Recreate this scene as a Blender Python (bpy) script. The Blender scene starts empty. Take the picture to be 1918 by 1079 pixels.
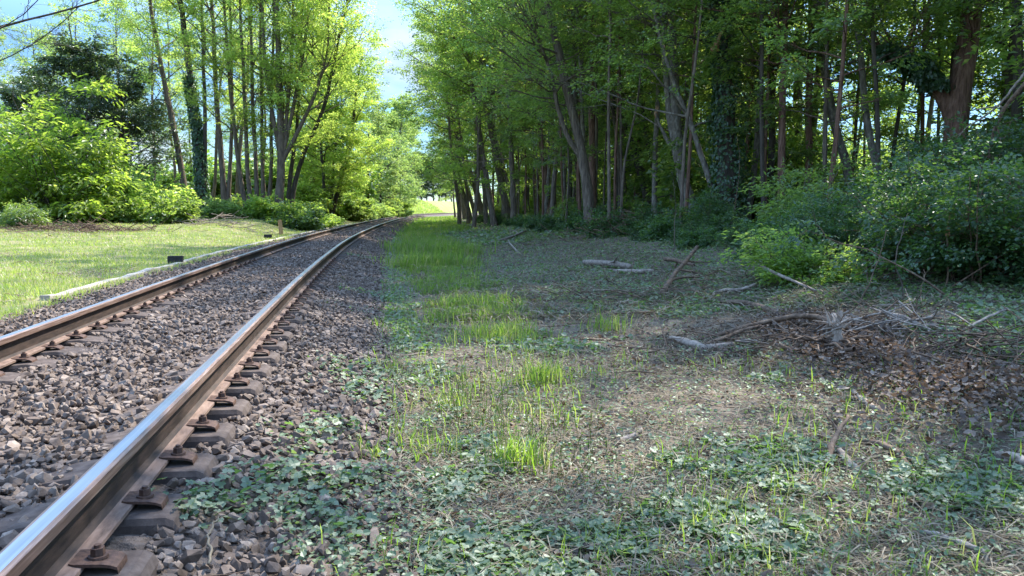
import bpy, bmesh, math
import numpy as np
from mathutils import Vector

# ------------------------------------------------------------------ camera, sky, sun, exposure
S = bpy.context.scene
COL = S.collection
FPX, CX, CY, CZ = 1440.0, 959.0, 539.5, 1.35
PIT = math.atan(148.5 / FPX)
YAW = math.atan(267 / 1447.6)
cam = bpy.data.cameras.new("camera")
cam.lens = 36.0 * FPX / 1918.0
cam.sensor_width = 36.0
cam.clip_start, cam.clip_end = 0.05, 3000
camo = bpy.data.objects.new("camera", cam)
camo.location = (0, 0, CZ)
camo.rotation_euler = (math.pi / 2 - PIT, 0, -YAW)
COL.objects.link(camo)
S.camera = camo

SUN_AZ, SUN_EL = math.radians(52), math.radians(53)
W = bpy.data.worlds.new("World")
S.world = W
W.use_nodes = True
nt = W.node_tree
nt.nodes.clear()
wo = nt.nodes.new("ShaderNodeOutputWorld")
bg = nt.nodes.new("ShaderNodeBackground")
sky = nt.nodes.new("ShaderNodeTexSky")
sky.sky_type = 'NISHITA'
sky.sun_disc = False
sky.sun_elevation = SUN_EL
sky.sun_rotation = SUN_AZ
sky.air_density, sky.dust_density, sky.ozone_density = 1.0, 0.0, 2.5
bg.inputs[1].default_value = 0.15
tc = nt.nodes.new("ShaderNodeTexCoord")
mp = nt.nodes.new("ShaderNodeMapping")
mp.inputs['Scale'].default_value = (1.6, 1.6, 4.0)
cn = nt.nodes.new("ShaderNodeTexNoise")
cn.inputs['Scale'].default_value = 1.9
cn.inputs['Detail'].default_value = 8
cn.inputs['Roughness'].default_value = 0.58
cr = nt.nodes.new("ShaderNodeValToRGB")
cr.color_ramp.elements[0].position = 0.5
cr.color_ramp.elements[1].position = 0.72
cmix = nt.nodes.new("ShaderNodeMixRGB")
cmix.inputs[2].default_value = (1.35, 1.42, 1.5, 1)
nt.links.new(tc.outputs['Generated'], mp.inputs[0])
nt.links.new(mp.outputs[0], cn.inputs['Vector'])
nt.links.new(cn.outputs[0], cr.inputs[0])
nt.links.new(cr.outputs[0], cmix.inputs[0])
sx = nt.nodes.new("ShaderNodeSeparateXYZ")
mrz = nt.nodes.new("ShaderNodeMapRange")
mrz.inputs['From Min'].default_value, mrz.inputs['From Max'].default_value = 0.18, 0.6
grade = nt.nodes.new("ShaderNodeMixRGB")
grade.inputs[1].default_value = (0.165, 0.215, 0.265, 1)
grade.inputs[2].default_value = (1.45, 1.42, 1.38, 1)
tint = nt.nodes.new("ShaderNodeVectorMath")
tint.operation = 'MULTIPLY'
nt.links.new(tc.outputs['Generated'], sx.inputs[0])
nt.links.new(sx.outputs[2], mrz.inputs[0])
nt.links.new(mrz.outputs[0], grade.inputs[0])
nt.links.new(sky.outputs[0], tint.inputs[0])
nt.links.new(grade.outputs[0], tint.inputs[1])
nt.links.new(tint.outputs[0], cmix.inputs[1])
nt.links.new(cmix.outputs[0], bg.inputs[0])
nt.links.new(bg.outputs[0], wo.inputs[0])

sl = bpy.data.lights.new("sun", 'SUN')
sl.energy = 2.6
sl.angle = math.radians(0.5)
sl.color = (1.0, 0.93, 0.82)
so = bpy.data.objects.new("sun", sl)
sdir = Vector((math.sin(SUN_AZ) * math.cos(SUN_EL), math.cos(SUN_AZ) * math.cos(SUN_EL), math.sin(SUN_EL)))
so.rotation_euler = (-sdir).to_track_quat('-Z', 'Y').to_euler()
COL.objects.link(so)

S.view_settings.view_transform = 'Standard'
S.view_settings.look = 'None'
S.view_settings.exposure = 2.4
S.view_settings.gamma = 1.0
S.cycles.max_bounces = 8
S.cycles.diffuse_bounces = 5
S.cycles.transmission_bounces = 5
S.cycles.glossy_bounces = 2
S.cycles.caustics_reflective = False
S.cycles.caustics_refractive = False

# ------------------------------------------------------------------ numeric helpers
FWD = np.array([math.sin(YAW) * math.cos(PIT), math.cos(YAW) * math.cos(PIT), -math.sin(PIT)])
RGT = np.array([math.cos(YAW), -math.sin(YAW), 0.0])
UPV = np.cross(RGT, FWD)
CAM = np.array([0, 0, CZ])
Z = np.array([0, 0, 1.0])


def ray(px, py):
    return FWD * FPX + RGT * (px - CX) + UPV * (CY - py)


def P(px, py, d):
    return CAM + ray(px, py) * (d / FPX)


def unit(v):
    return v / np.maximum(np.linalg.norm(v, axis=-1, keepdims=True), 1e-9)


def ss(x, a, b):
    t = np.clip((np.asarray(x, float) - a) / (b - a), 0, 1)
    return t * t * (3 - 2 * t)


_yy = np.linspace(-60, 1000, 2121)
_dv = np.interp(_yy, [-60, 11, 20, 28, 43, 65, 91, 125, 160, 250, 400, 1000],
                [0, 0, .17, .5, 1.4, 3.1, 5.6, 9.2, 17, 46, 110, 380])
_k = np.exp(-np.linspace(-2, 2, 25) ** 2)
_k /= _k.sum()
_dv = np.convolve(np.pad(_dv, 12, mode='edge'), _k, mode='valid')
_dv -= _dv[120]


def dev(y):
    return np.interp(y, _yy, _dv)


def wob(x, y, f=1.0, seed=0.0):
    x = np.asarray(x, float) * f + seed
    y = np.asarray(y, float) * f - seed * 1.7
    return (np.sin(x * 1.3 + 1.7 * np.sin(y * .9)) + np.sin(y * 1.7 + 1.3 * np.sin(x * 1.1 + 2))
            + .6 * np.sin(x * 2.9 + y * 2.3 + 1.1) + .6 * np.sin(x * 2.1 - y * 3.3 + .4)) / 3.2


def noise2(x, y, f=1.0, seed=0.0):
    return (wob(x, y, f, seed) + .5 * wob(y, x, f * 2.3, seed + 3.1) + .25 * wob(x, y, f * 5.1, seed + 7.7)) / 1.75


def terr(x, y):
    x = np.asarray(x, float)
    y = np.asarray(y, float)
    u = x - dev(y)
    z = np.interp(u, [-60, -16, -10, -5.2, -4.3, -4.0, -3.3, -2.8, -2.45, -1.65, -.86, -.66, -.2, .2, .55, 2.5, 4.5, 7, 12, 40],
                  [.5, .33, .27, .2, .19, .17, .19, .215, .272, .285, .276, .25, .14, .03, 0, .03, .15, .5, .75, 1.2])
    left = ss(u, -4.6, -7.5)
    z = z + .55 * ss(y, 15, 44) * left
    z = z + 2.4 * ss(y, 100, 150) * ss(u, -3.9, -11)
    amp = .02 + .05 * ss(np.abs(u + 1.8), 2.6, 6)
    onbed = (u > -3.9) & (u < 0.1)
    z = z + np.where(onbed, .012, amp) * noise2(x, y, 1.1)
    return z


def hit(px, py):
    r = ray(px, py)
    r = r / math.hypot(r[0], r[1])
    t = np.concatenate([np.arange(1.5, 20, .02), np.arange(20, 160, .1)])
    p = CAM + r * t[:, None]
    below = p[:, 2] < terr(p[:, 0], p[:, 1])
    i = int(np.argmax(below)) if below.any() else len(t) - 1
    return p[i]


class MB:
    """collects vertex and face arrays; build() links them as one mesh object"""

    def __init__(self):
        self.v, self.f, self.n = [], [], 0

    def add(self, v, faces, mi=0, smooth=False):
        v = np.asarray(v, float).reshape(-1, 3)
        for f in (faces if isinstance(faces, list) else [faces]):
            f = np.asarray(f, np.int64)
            if f.size:
                self.f.append((f + self.n, mi, smooth))
        self.v.append(v)
        self.n += len(v)

    def mesh(self, name, mats, origin=(0, 0, 0)):
        me = bpy.data.meshes.new(name)
        v = np.concatenate(self.v) - np.asarray(origin, float)
        me.vertices.add(len(v))
        me.vertices.foreach_set('co', v.astype(np.float32).ravel())
        li = np.concatenate([f.ravel() for f, _, _ in self.f])
        sizes = np.concatenate([np.full(len(f), f.shape[1]) for f, _, _ in self.f])
        starts = np.concatenate([[0], np.cumsum(sizes)[:-1]])
        me.loops.add(len(li))
        me.loops.foreach_set('vertex_index', li.astype(np.int32))
        me.polygons.add(len(sizes))
        me.polygons.foreach_set('loop_start', starts.astype(np.int32))
        for m in mats:
            me.materials.append(m)
        me.polygons.foreach_set('material_index', np.concatenate([np.full(len(f), m) for f, m, _ in self.f]).astype(np.int32))
        me.polygons.foreach_set('use_smooth', np.concatenate([np.full(len(f), s) for f, _, s in self.f]))
        me.update(calc_edges=True)
        return me


def link(name, me, parent=None, loc=None):
    o = bpy.data.objects.new(name, me)
    COL.objects.link(o)
    if parent is not None:
        o.parent = parent
    if loc is not None:
        o.location = loc
    return o


def build(mb, name, mats, parent=None, origin=(0, 0, 0)):
    mats = mats if isinstance(mats, list) else [mats]
    return link(name, mb.mesh(name, mats, origin), parent, None if parent is not None else origin)


def tag(o, label=None, cat=None, group=None, kind=None):
    if label:
        o['label'] = label
    if cat:
        o['category'] = cat
    if group:
        o['group'] = group
    if kind:
        o['kind'] = kind
    return o


def empty(name, loc, rz=0.0):
    o = bpy.data.objects.new(name, None)
    o.empty_display_size = .2
    o.location = loc
    o.rotation_euler = (0, 0, rz)
    COL.objects.link(o)
    return o


KIDS = {}


def kid(parent, o):
    KIDS.setdefault(parent.name, []).append(o)
    return o


def copy_tree(root, loc, rz=0.0, sc=1.0, label=None):
    c = root.copy()
    COL.objects.link(c)
    c.location = loc
    c.rotation_euler = (0, 0, rz)
    c.scale = (sc, sc, sc)
    if label:
        c['label'] = label
    stack = [(root, c)]
    while stack:
        a, b = stack.pop()
        for ch in list(a.children):
            d = ch.copy()
            COL.objects.link(d)
            d.parent = b
            stack.append((ch, d))
    return c


def tubes(mb, paths, radii, sides, mi=0, smooth=True, rough=0.0, rng=None, caps=False):
    paths = np.asarray(paths, float)
    radii = np.asarray(radii, float)
    B, k, _ = paths.shape
    t = unit(np.gradient(paths, axis=1))
    mean = unit(t.mean(1))
    ref = np.where(np.abs(mean[:, 2:3]) > .75, np.array([[1.0, .13, 0]]), np.array([[.1, .05, 1.0]]))
    a = unit(np.cross(t, ref[:, None, :]))
    b = np.cross(a, t)
    ang = np.linspace(0, 2 * np.pi, sides, endpoint=False)
    r = radii[:, :, None] * np.ones(sides)
    if rough and rng is not None:
        r = r * (1 + rng.normal(0, rough, r.shape))
    v = paths[:, :, None, :] + a[:, :, None, :] * (np.cos(ang) * r)[..., None] + b[:, :, None, :] * (np.sin(ang) * r)[..., None]
    i = np.arange(k - 1)[:, None] * sides
    j = np.arange(sides)[None, :]
    j2 = (j + 1) % sides
    q = np.stack([i + j, i + j2, i + sides + j2, i + sides + j], -1).reshape(-1, 4)
    f = (q[None] + (np.arange(B) * k * sides)[:, None, None]).reshape(-1, 4)
    fl = [f]
    if caps:
        c0 = np.arange(sides)[::-1][None] + (np.arange(B) * k * sides)[:, None]
        c1 = np.arange(sides)[None] + ((np.arange(B) * k + k - 1) * sides)[:, None]
        fl += [np.concatenate([c0, c1])]
    mb.add(v.reshape(-1, 3), fl, mi, smooth)


# leaf outlines: x along the leaf, y across (both for a leaf of length 1 and width 1), z fold
DIAMOND = (np.array([[0, 0, 0], [.45, -.5, .1], [1, 0, -.06], [.45, .5, .1]]), [np.array([[0, 1, 2, 3]])])
OVAL = (np.array([[0, 0, 0], [.3, -.42, .1], [.7, -.4, .07], [1, 0, -.08], [.7, .4, .07], [.3, .42, .1]]),
        [np.array([[0, 1, 2, 3], [0, 3, 4, 5]])])
IVY = (np.array([[0, 0, 0], [-.14, -.28, .03], [.22, -.56, .05], [.4, -.27, .05], [.72, -.36, .02], [1.05, 0, -.08],
                 [.72, .36, .02], [.4, .27, .05], [.22, .56, .05], [-.14, .28, .03], [.4, 0, -.03]]),
       [np.array([[0, 1, 2, 3, 10], [10, 3, 4, 5, 10][:5]])[:1], np.array([[10, 3, 4, 5], [10, 5, 6, 7]]), np.array([[0, 10, 7, 8, 9]])])
CURL = (np.array([[0, 0, .12], [.3, -.4, .02], [.7, -.42, .16], [1, 0, .2], [.7, .38, .03], [.3, .45, .22], [.5, 0, -.04]]),
        [np.array([[0, 1, 6], [1, 2, 6], [2, 3, 6], [3, 4, 6], [4, 5, 6], [5, 0, 6]])])


def leaves(mb, tpl, pos, axis, nrm, L, Wd, mi=0):
    tv, tf = tpl
    n = len(pos)
    if n == 0:
        return
    axis = unit(axis)
    side = unit(np.cross(nrm, axis))
    nn = np.cross(axis, side)
    L = np.broadcast_to(L, (n,))[:, None, None]
    Wd = np.broadcast_to(Wd, (n,))[:, None, None]
    v = pos[:, None] + axis[:, None] * tv[None, :, 0:1] * L + side[:, None] * tv[None, :, 1:2] * Wd + nn[:, None] * tv[None, :, 2:3] * L
    off = (np.arange(n) * len(tv))[:, None, None]
    mb.add(v.reshape(-1, 3), [(f[None] + off).reshape(-1, f.shape[1]) for f in tf], mi)


def blades(mb, base, h, w, lean, rng, mi=0, simple=False):
    n = len(base)
    az = rng.uniform(0, 2 * np.pi, n)
    d = np.stack([np.cos(az), np.sin(az), 0 * az], -1)
    s = np.stack([-np.sin(az + rng.normal(0, .6, n)), np.cos(az), 0 * az], -1)
    h = np.broadcast_to(h, (n,))[:, None]
    w = np.broadcast_to(w, (n,))[:, None]
    ln = (lean * rng.uniform(.2, 1.3, n))[:, None]
    if simple:
        v = np.stack([base - s * w / 2, base + s * w / 2, base + d * ln * h + Z * h * np.sqrt(np.maximum(.05, 1 - ln ** 2 * .6))], 1)
        f = np.arange(n * 3).reshape(-1, 3)
        mb.add(v.reshape(-1, 3), f, mi)
        return
    m = base + d * ln * h * .3 + Z * h * .55
    t = base + d * ln * h + Z * h * np.maximum(.15, 1 - .45 * ln ** 2)
    v = np.stack([base - s * w / 2, base + s * w / 2, m + s * w * .4, m - s * w * .4, t], 1)
    o = (np.arange(n) * 5)[:, None]
    mb.add(v.reshape(-1, 3), [np.array([[0, 1, 2, 3]]) + o, np.array([[3, 2, 4]]) + o], mi)


# ------------------------------------------------------------------ materials
def new_mat(name):
    m = bpy.data.materials.new(name)
    m.use_nodes = True
    t = m.node_tree
    t.nodes.clear()
    out = t.nodes.new("ShaderNodeOutputMaterial")
    return m, t, out


def ramp(t, cols, pos=None, interp='LINEAR'):
    r = t.nodes.new("ShaderNodeValToRGB")
    e = r.color_ramp.elements
    r.color_ramp.interpolation = interp
    while len(e) < len(cols):
        e.new(.5)
    for i, c in enumerate(cols):
        e[i].position = pos[i] if pos else i / (len(cols) - 1)
        e[i].color = (*c, 1)
    return r


def leaf_mat(name, cols, tcols, tr=.45, gloss=.05, rough=.4, big=0.0):
    m, t, out = new_mat(name)
    geo = t.nodes.new("ShaderNodeNewGeometry")
    r1, r2 = ramp(t, cols), ramp(t, tcols)
    oi = t.nodes.new("ShaderNodeObjectInfo")
    mr = t.nodes.new("ShaderNodeMapRange")
    mr.inputs['To Min'].default_value, mr.inputs['To Max'].default_value = .8, 1.2
    t.links.new(oi.outputs['Random'], mr.inputs['Value'])
    hs = []
    for r in (r1, r2):
        t.links.new(geo.outputs['Random Per Island'], r.inputs[0])
        h = t.nodes.new("ShaderNodeHueSaturation")
        t.links.new(r.outputs[0], h.inputs['Color'])
        t.links.new(mr.outputs[0], h.inputs['Value'])
        hs.append(h)
    d = t.nodes.new("ShaderNodeBsdfDiffuse")
    tl = t.nodes.new("ShaderNodeBsdfTranslucent")
    g = t.nodes.new("ShaderNodeBsdfGlossy")
    g.inputs['Roughness'].default_value = rough
    g.inputs['Color'].default_value = (.9, .95, 1, 1)
    m1, m2 = t.nodes.new("ShaderNodeMixShader"), t.nodes.new("ShaderNodeMixShader")
    m1.inputs[0].default_value, m2.inputs[0].default_value = tr, gloss
    t.links.new(hs[0].outputs[0], d.inputs['Color'])
    t.links.new(hs[1].outputs[0], tl.inputs['Color'])
    t.links.new(d.outputs[0], m1.inputs[1])
    t.links.new(tl.outputs[0], m1.inputs[2])
    t.links.new(m1.outputs[0], m2.inputs[1])
    t.links.new(g.outputs[0], m2.inputs[2])
    t.links.new(m2.outputs[0], out.inputs[0])
    return m


def rough_mat(name, cols, pos=None, scale=(4, 4, 4), nscale=3.0, detail=8, bump=.4, bdist=.02, rough=.85, metal=0.0,
              island=0.0, coord='Object', spec=.3, cells=0.0):
    m, t, out = new_mat(name)
    b = t.nodes.new("ShaderNodeBsdfPrincipled")
    b.inputs['Roughness'].default_value = rough
    b.inputs['Metallic'].default_value = metal
    b.inputs['Specular IOR Level'].default_value = spec
    tcn = t.nodes.new("ShaderNodeTexCoord")
    mpn = t.nodes.new("ShaderNodeMapping")
    mpn.inputs['Scale'].default_value = scale
    n = t.nodes.new("ShaderNodeTexNoise")
    n.inputs['Scale'].default_value = nscale
    n.inputs['Detail'].default_value = detail
    n.inputs['Roughness'].default_value = .65
    t.links.new(tcn.outputs[coord], mpn.inputs[0])
    t.links.new(mpn.outputs[0], n.inputs['Vector'])
    r = ramp(t, cols, pos)
    src = n.outputs[0]
    if island:
        geo = t.nodes.new("ShaderNodeNewGeometry")
        mx = t.nodes.new("ShaderNodeMath")
        mx.operation = 'MULTIPLY_ADD'
        mx.inputs[1].default_value = island
        a = t.nodes.new("ShaderNodeMath")
        a.operation = 'SUBTRACT'
        a.inputs[1].default_value = .5
        t.links.new(geo.outputs['Random Per Island'], a.inputs[0])
        t.links.new(a.outputs[0], mx.inputs[0])
        t.links.new(src, mx.inputs[2])
        csrc = mx.outputs[0]
    else:
        csrc = src
    t.links.new(csrc, r.inputs[0])
    t.links.new(r.outputs[0], b.inputs['Base Color'])
    bp = t.nodes.new("ShaderNodeBump")
    bp.inputs['Strength'].default_value = bump
    bp.inputs['Distance'].default_value = bdist
    hsrc = src
    if cells:
        vo = t.nodes.new("ShaderNodeTexVoronoi")
        vo.inputs['Scale'].default_value = cells
        t.links.new(mpn.outputs[0], vo.inputs['Vector'])
        ad = t.nodes.new("ShaderNodeMath")
        ad.operation = 'ADD'
        t.links.new(vo.outputs['Distance'], ad.inputs[0])
        t.links.new(src, ad.inputs[1])
        hsrc = ad.outputs[0]
    t.links.new(hsrc, bp.inputs['Height'])
    t.links.new(bp.outputs[0], b.inputs['Normal'])
    t.links.new(b.outputs[0], out.inputs[0])
    return m


M = {}
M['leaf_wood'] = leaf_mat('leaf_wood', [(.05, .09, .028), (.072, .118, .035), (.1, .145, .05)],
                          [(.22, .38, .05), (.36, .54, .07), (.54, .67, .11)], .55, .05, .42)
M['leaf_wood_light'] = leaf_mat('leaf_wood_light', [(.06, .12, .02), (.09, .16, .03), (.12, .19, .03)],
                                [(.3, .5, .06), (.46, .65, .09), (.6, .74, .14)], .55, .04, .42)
M['leaf_locust'] = leaf_mat('leaf_locust', [(.09, .165, .025), (.13, .205, .035), (.17, .235, .05)],
                            [(.44, .64, .08), (.58, .74, .11), (.7, .8, .18)], .58, .03, .4)
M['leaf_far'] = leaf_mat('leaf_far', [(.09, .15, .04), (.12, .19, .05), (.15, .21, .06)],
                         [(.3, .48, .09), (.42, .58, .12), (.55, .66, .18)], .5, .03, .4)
M['leaf_bright'] = leaf_mat('leaf_bright', [(.10, .16, .02), (.14, .2, .02), (.18, .23, .03)],
                            [(.3, .5, .04), (.46, .66, .06), (.64, .78, .12)], .58, .03, .4)
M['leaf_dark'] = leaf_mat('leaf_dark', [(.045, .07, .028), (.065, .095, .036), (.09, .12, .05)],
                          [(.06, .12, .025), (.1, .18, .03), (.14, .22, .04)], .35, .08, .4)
M['leaf_ivy'] = leaf_mat('leaf_ivy', [(.025, .06, .022), (.038, .085, .03), (.06, .115, .04)],
                         [(.06, .16, .025), (.12, .25, .03), (.2, .36, .05)], .4, .05, .45)
M['leaf_ground'] = leaf_mat('leaf_ground', [(.065, .098, .045), (.10, .135, .063), (.16, .18, .10)],
                            [(.1, .22, .05), (.2, .36, .06), (.34, .48, .1)], .36, .045, .5)
M['leaf_bramble'] = leaf_mat('leaf_bramble', [(.03, .07, .025), (.045, .095, .03), (.065, .125, .04)],
                             [(.08, .2, .03), (.15, .3, .04), (.24, .4, .05)], .42, .05, .45)
M['grass_lawn'] = leaf_mat('grass_lawn', [(.16, .22, .045), (.22, .27, .06), (.32, .31, .12)],
                           [(.3, .46, .05), (.42, .56, .07), (.55, .52, .16)], .45, .03, .4)
M['grass_strip'] = leaf_mat('grass_strip', [(.05, .105, .02), (.09, .15, .03), (.11, .165, .04), (.22, .2, .1)],
                            [(.22, .42, .03), (.33, .54, .05), (.44, .6, .08), (.48, .46, .2)], .52, .015, .55)
M['straw'] = leaf_mat('straw', [(.10, .082, .055), (.17, .14, .098), (.29, .245, .175)],
                      [(.2, .15, .08), (.3, .22, .12), (.4, .3, .18)], .2, .01, .6)
M['dead_leaf'] = leaf_mat('dead_leaf', [(.06, .042, .032), (.13, .095, .072), (.25, .2, .155)],
                          [(.1, .06, .03), (.18, .11, .06), (.28, .18, .11)], .2, .015, .55)
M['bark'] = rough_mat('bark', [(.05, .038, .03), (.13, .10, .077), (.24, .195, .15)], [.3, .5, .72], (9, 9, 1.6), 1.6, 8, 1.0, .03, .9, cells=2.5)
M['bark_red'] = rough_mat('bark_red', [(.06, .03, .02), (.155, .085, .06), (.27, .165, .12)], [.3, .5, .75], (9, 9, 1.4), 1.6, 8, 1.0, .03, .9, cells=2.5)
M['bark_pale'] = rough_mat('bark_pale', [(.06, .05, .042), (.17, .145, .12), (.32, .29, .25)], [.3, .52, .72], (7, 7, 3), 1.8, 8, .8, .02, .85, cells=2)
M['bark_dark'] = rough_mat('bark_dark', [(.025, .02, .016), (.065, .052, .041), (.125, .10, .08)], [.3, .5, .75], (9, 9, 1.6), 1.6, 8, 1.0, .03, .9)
M['bark_left'] = rough_mat('bark_left', [(.05, .038, .03), (.12, .09, .065), (.2, .15, .11)], [.3, .5, .75], (6, 6, 1.2), 1.6, 8, 1.0, .04, .9)
M['wood_pale'] = rough_mat('wood_pale', [(.11, .085, .065), (.23, .185, .148), (.38, .325, .27)], [.32, .52, .75], (14, 14, 14), 1.2, 8, .6, .01, .75)
M['wood_brown'] = rough_mat('wood_brown', [(.045, .028, .019), (.13, .085, .055), (.26, .18, .12)], [.32, .52, .75], (16, 16, 16), 1.2, 8, .8, .01, .85)
M['wood_torn'] = rough_mat('wood_torn', [(.16, .075, .03), (.3, .17, .085), (.48, .34, .2)], [.3, .5, .75], (20, 20, 6), 1.4, 6, .6, .01, .8)
M['stone'] = rough_mat('stone', [(.045, .031, .022), (.112, .08, .06), (.18, .138, .108), (.29, .24, .195)], [.1, .42, .7, .95],
                       (9, 9, 9), 2.0, 6, .5, .01, .8, island=.5)
M['bed'] = rough_mat('bed', [(.04, .03, .024), (.11, .085, .068), (.2, .16, .135)], [.3, .5, .75], (1, 1, 1), 14.0, 5, 1.0, .05, .9, cells=16.0)
M['soil'] = rough_mat('soil', [(.04, .03, .022), (.09, .07, .052), (.16, .128, .095), (.08, .095, .045)], [.3, .45, .6, .75],
                      (1, 1, 1), 5.0, 10, .8, .03, .95)
M['verge'] = rough_mat('verge', [(.06, .085, .02), (.11, .14, .035), (.2, .17, .09), (.13, .16, .04)], [.3, .45, .6, .75],
                       (1, 1, 1), 1.6, 10, .7, .03, .95)
M['field'] = rough_mat('field', [(.16, .22, .04), (.24, .30, .06), (.33, .34, .12)], [.3, .5, .7], (.25, 1, 1), 1.2, 8, .6, .1, .95)
M['rust'] = rough_mat('rust', [(.012, .008, .006), (.036, .023, .017), (.07, .044, .032)], [.3, .5, .75], (20, 3, 20), 2.2, 8, .35, .004, .75, spec=.35)  # rust and dirt, darkened further for the shade under the rail head
M['rust_foot'] = rough_mat('rust_foot', [(.07, .045, .033), (.16, .105, .078), (.25, .175, .135)], [.3, .5, .75], (14, 3, 14), 2.2, 8, .3, .004, .8)  # rust and dust, toned lighter for the sun falling on the foot
M['steel'] = rough_mat('steel', [(.32, .31, .32), (.42, .41, .43), (.52, .51, .53)], [.3, .5, .7], (30, .4, 30), 2.0, 4, .0, .002, .36, metal=1.0)
M['steel_edge'] = rough_mat('steel_edge', [(.1, .06, .045), (.2, .13, .1), (.32, .24, .2)], [.3, .5, .7], (30, 1.5, 30), 2.0, 6, .1, .002, .45, metal=.35)
M['clip'] = rough_mat('clip', [(.025, .014, .01), (.07, .038, .026), (.12, .07, .046)], [.3, .5, .75], (25, 25, 25), 2.0, 6, .3, .004, .75)
M['concrete_dark'] = rough_mat('concrete_dark', [(.028, .02, .016), (.07, .052, .043), (.125, .098, .082)], [.28, .5, .75], (7, 7, 7), 2.4, 9, .5, .006, .9, coord='Object')
M['concrete_pale'] = rough_mat('concrete_pale', [(.13, .115, .095), (.31, .28, .24), (.44, .41, .36)], [.25, .5, .75], (5, 1.5, 5), 2.0, 9, .5, .008, .9)
M['wood_fresh'] = rough_mat('wood_fresh', [(.13, .098, .075), (.28, .225, .175), (.42, .35, .285)], [.32, .52, .75], (18, 18, 9), 1.2, 8, .7, .01, .75)
M['black_block'] = rough_mat('black_block', [(.012, .011, .011), (.028, .026, .025), (.05, .046, .043)], [.3, .5, .75], (12, 12, 12), 2.0, 8, .5, .006, .85)
M['post'] = rough_mat('post', [(.28, .15, .065), (.46, .28, .13), (.58, .4, .22)], [.3, .5, .75], (18, 18, 3), 1.6, 8, .5, .006, .85)

# ------------------------------------------------------------------ ground, track bed, meadow
ys = np.concatenate([np.arange(-12, 26, .25), np.arange(26, 70, .7), np.arange(70, 170, 2), np.geomspace(170, 950, 22)])


def sheet(name, us, mats, matfun=None):
    us = np.asarray(us)
    U, Y = np.meshgrid(us, ys, indexing='ij')
    X = U + dev(Y)
    ZZ = terr(X, Y)
    v = np.stack([X, Y, ZZ], -1).reshape(-1, 3)
    nu, ny = U.shape
    i = np.arange(nu - 1)[:, None] * ny + np.arange(ny - 1)[None]
    f = np.stack([i, i + ny, i + ny + 1, i + 1], -1).reshape(-1, 4)
    mb = MB()
    if matfun is None:
        mb.add(v, f, 0, True)
    else:
        sel = matfun(v[f].mean(1))
        mb.add(v, [], 0)
        mb.n = 0
        for k in range(len(mats)):
            if (sel == k).any():
                mb.f.append((f[sel == k], k, True))
    o = build(mb, name, mats)
    tag(o, kind='structure')
    return o


sheet('track_bed', np.concatenate([np.linspace(-3.92, .16, 35)]), M['bed'])
sheet('forest_floor', np.concatenate([np.linspace(.16, 10, 50), np.linspace(10.6, 50, 30), np.geomspace(55, 700, 12)]), [M['soil'], M['verge']],
      lambda c: ((c[:, 0] - dev(c[:, 1]) < 4.0) & (c[:, 1] > 42)).astype(int))
sheet('meadow', np.concatenate([-np.geomspace(700, 30, 14), np.linspace(-28, -10, 26), np.linspace(-9.6, -3.92, 26)]), [M['verge'], M['field']],
      lambda c: ((c[:, 1] > 108)).astype(int))

# ------------------------------------------------------------------ rails
RAIL_R, RAIL_L, MID, ZR = -.892, -2.42, -1.656, .5
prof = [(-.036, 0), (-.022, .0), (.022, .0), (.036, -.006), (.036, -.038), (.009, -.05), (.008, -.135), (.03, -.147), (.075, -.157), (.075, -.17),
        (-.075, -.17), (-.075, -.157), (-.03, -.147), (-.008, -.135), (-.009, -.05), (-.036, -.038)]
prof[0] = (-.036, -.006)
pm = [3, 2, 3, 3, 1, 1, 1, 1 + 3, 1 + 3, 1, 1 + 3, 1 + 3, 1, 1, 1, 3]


def rail(uc, label):
    mb = MB()
    yy = np.concatenate([np.arange(-3, 30, .5), np.arange(30, 175, 2.0)])
    pr = np.array(prof)
    n = len(prof)
    ring = np.stack([uc + dev(yy)[:, None] + pr[None, :, 0], np.repeat(yy[:, None], n, 1), ZR + np.repeat(pr[None, :, 1], len(yy), 0)], -1)
    v = ring.reshape(-1, 3)
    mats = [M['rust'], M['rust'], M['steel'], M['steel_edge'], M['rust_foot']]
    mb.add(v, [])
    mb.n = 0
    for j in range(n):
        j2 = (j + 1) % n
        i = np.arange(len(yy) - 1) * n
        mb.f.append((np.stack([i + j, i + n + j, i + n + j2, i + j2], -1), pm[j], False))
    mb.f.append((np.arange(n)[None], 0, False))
    o = build(mb, 'rail', mats, origin=(uc, 0, .33))
    tag(o, label, 'rail', 'two rails of the railway track')
    return o


rail(RAIL_R, 'right-hand rail with shiny worn top and rusty foot, nearest the grass path')
rail(RAIL_L, 'left-hand rail with dark shaded side, nearest the pale concrete edging')

# ------------------------------------------------------------------ sleepers with clips and bolts
GS = 'concrete sleepers under the rails'
xs = np.array([-1.0, -.985, -.62 - .36, -.93, -.6, -.45, -.3, 0, .3, .45, .6, .93, .98, .985, 1.0])
zt = np.array([-.055, -.045, -.043, -.0, 0, -.03, -.05, -.055, -.05, -.03, 0, 0, -.043, -.045, -.055])
xs = np.array([-1.0, -.985, -.96, -.6, -.45, -.3, 0, .3, .45, .6, .96, .985, 1.0])
zt = np.array([-.05, -.022, -.01, 0, -.02, -.04, -.045, -.04, -.02, 0, -.01, -.022, -.05])
sec = [(-.14, -.19), (-.126, -.02), (-.114, 0), (.114, 0), (.126, -.02), (.14, -.19)]
mb = MB()
vv = np.array([[[x, sy, zz + (z if sz > -.1 else 0)] for sy, sz in sec for zz in [sz]] for x, z in zip(xs, zt)])
ns = len(sec)
ii = np.arange(len(xs) - 1)[:, None] * ns
jj = np.arange(ns)[None]
ff = np.stack([ii + jj, ii + (jj + 1) % ns, ii + ns + (jj + 1) % ns, ii + ns + jj], -1).reshape(-1, 4)
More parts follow.
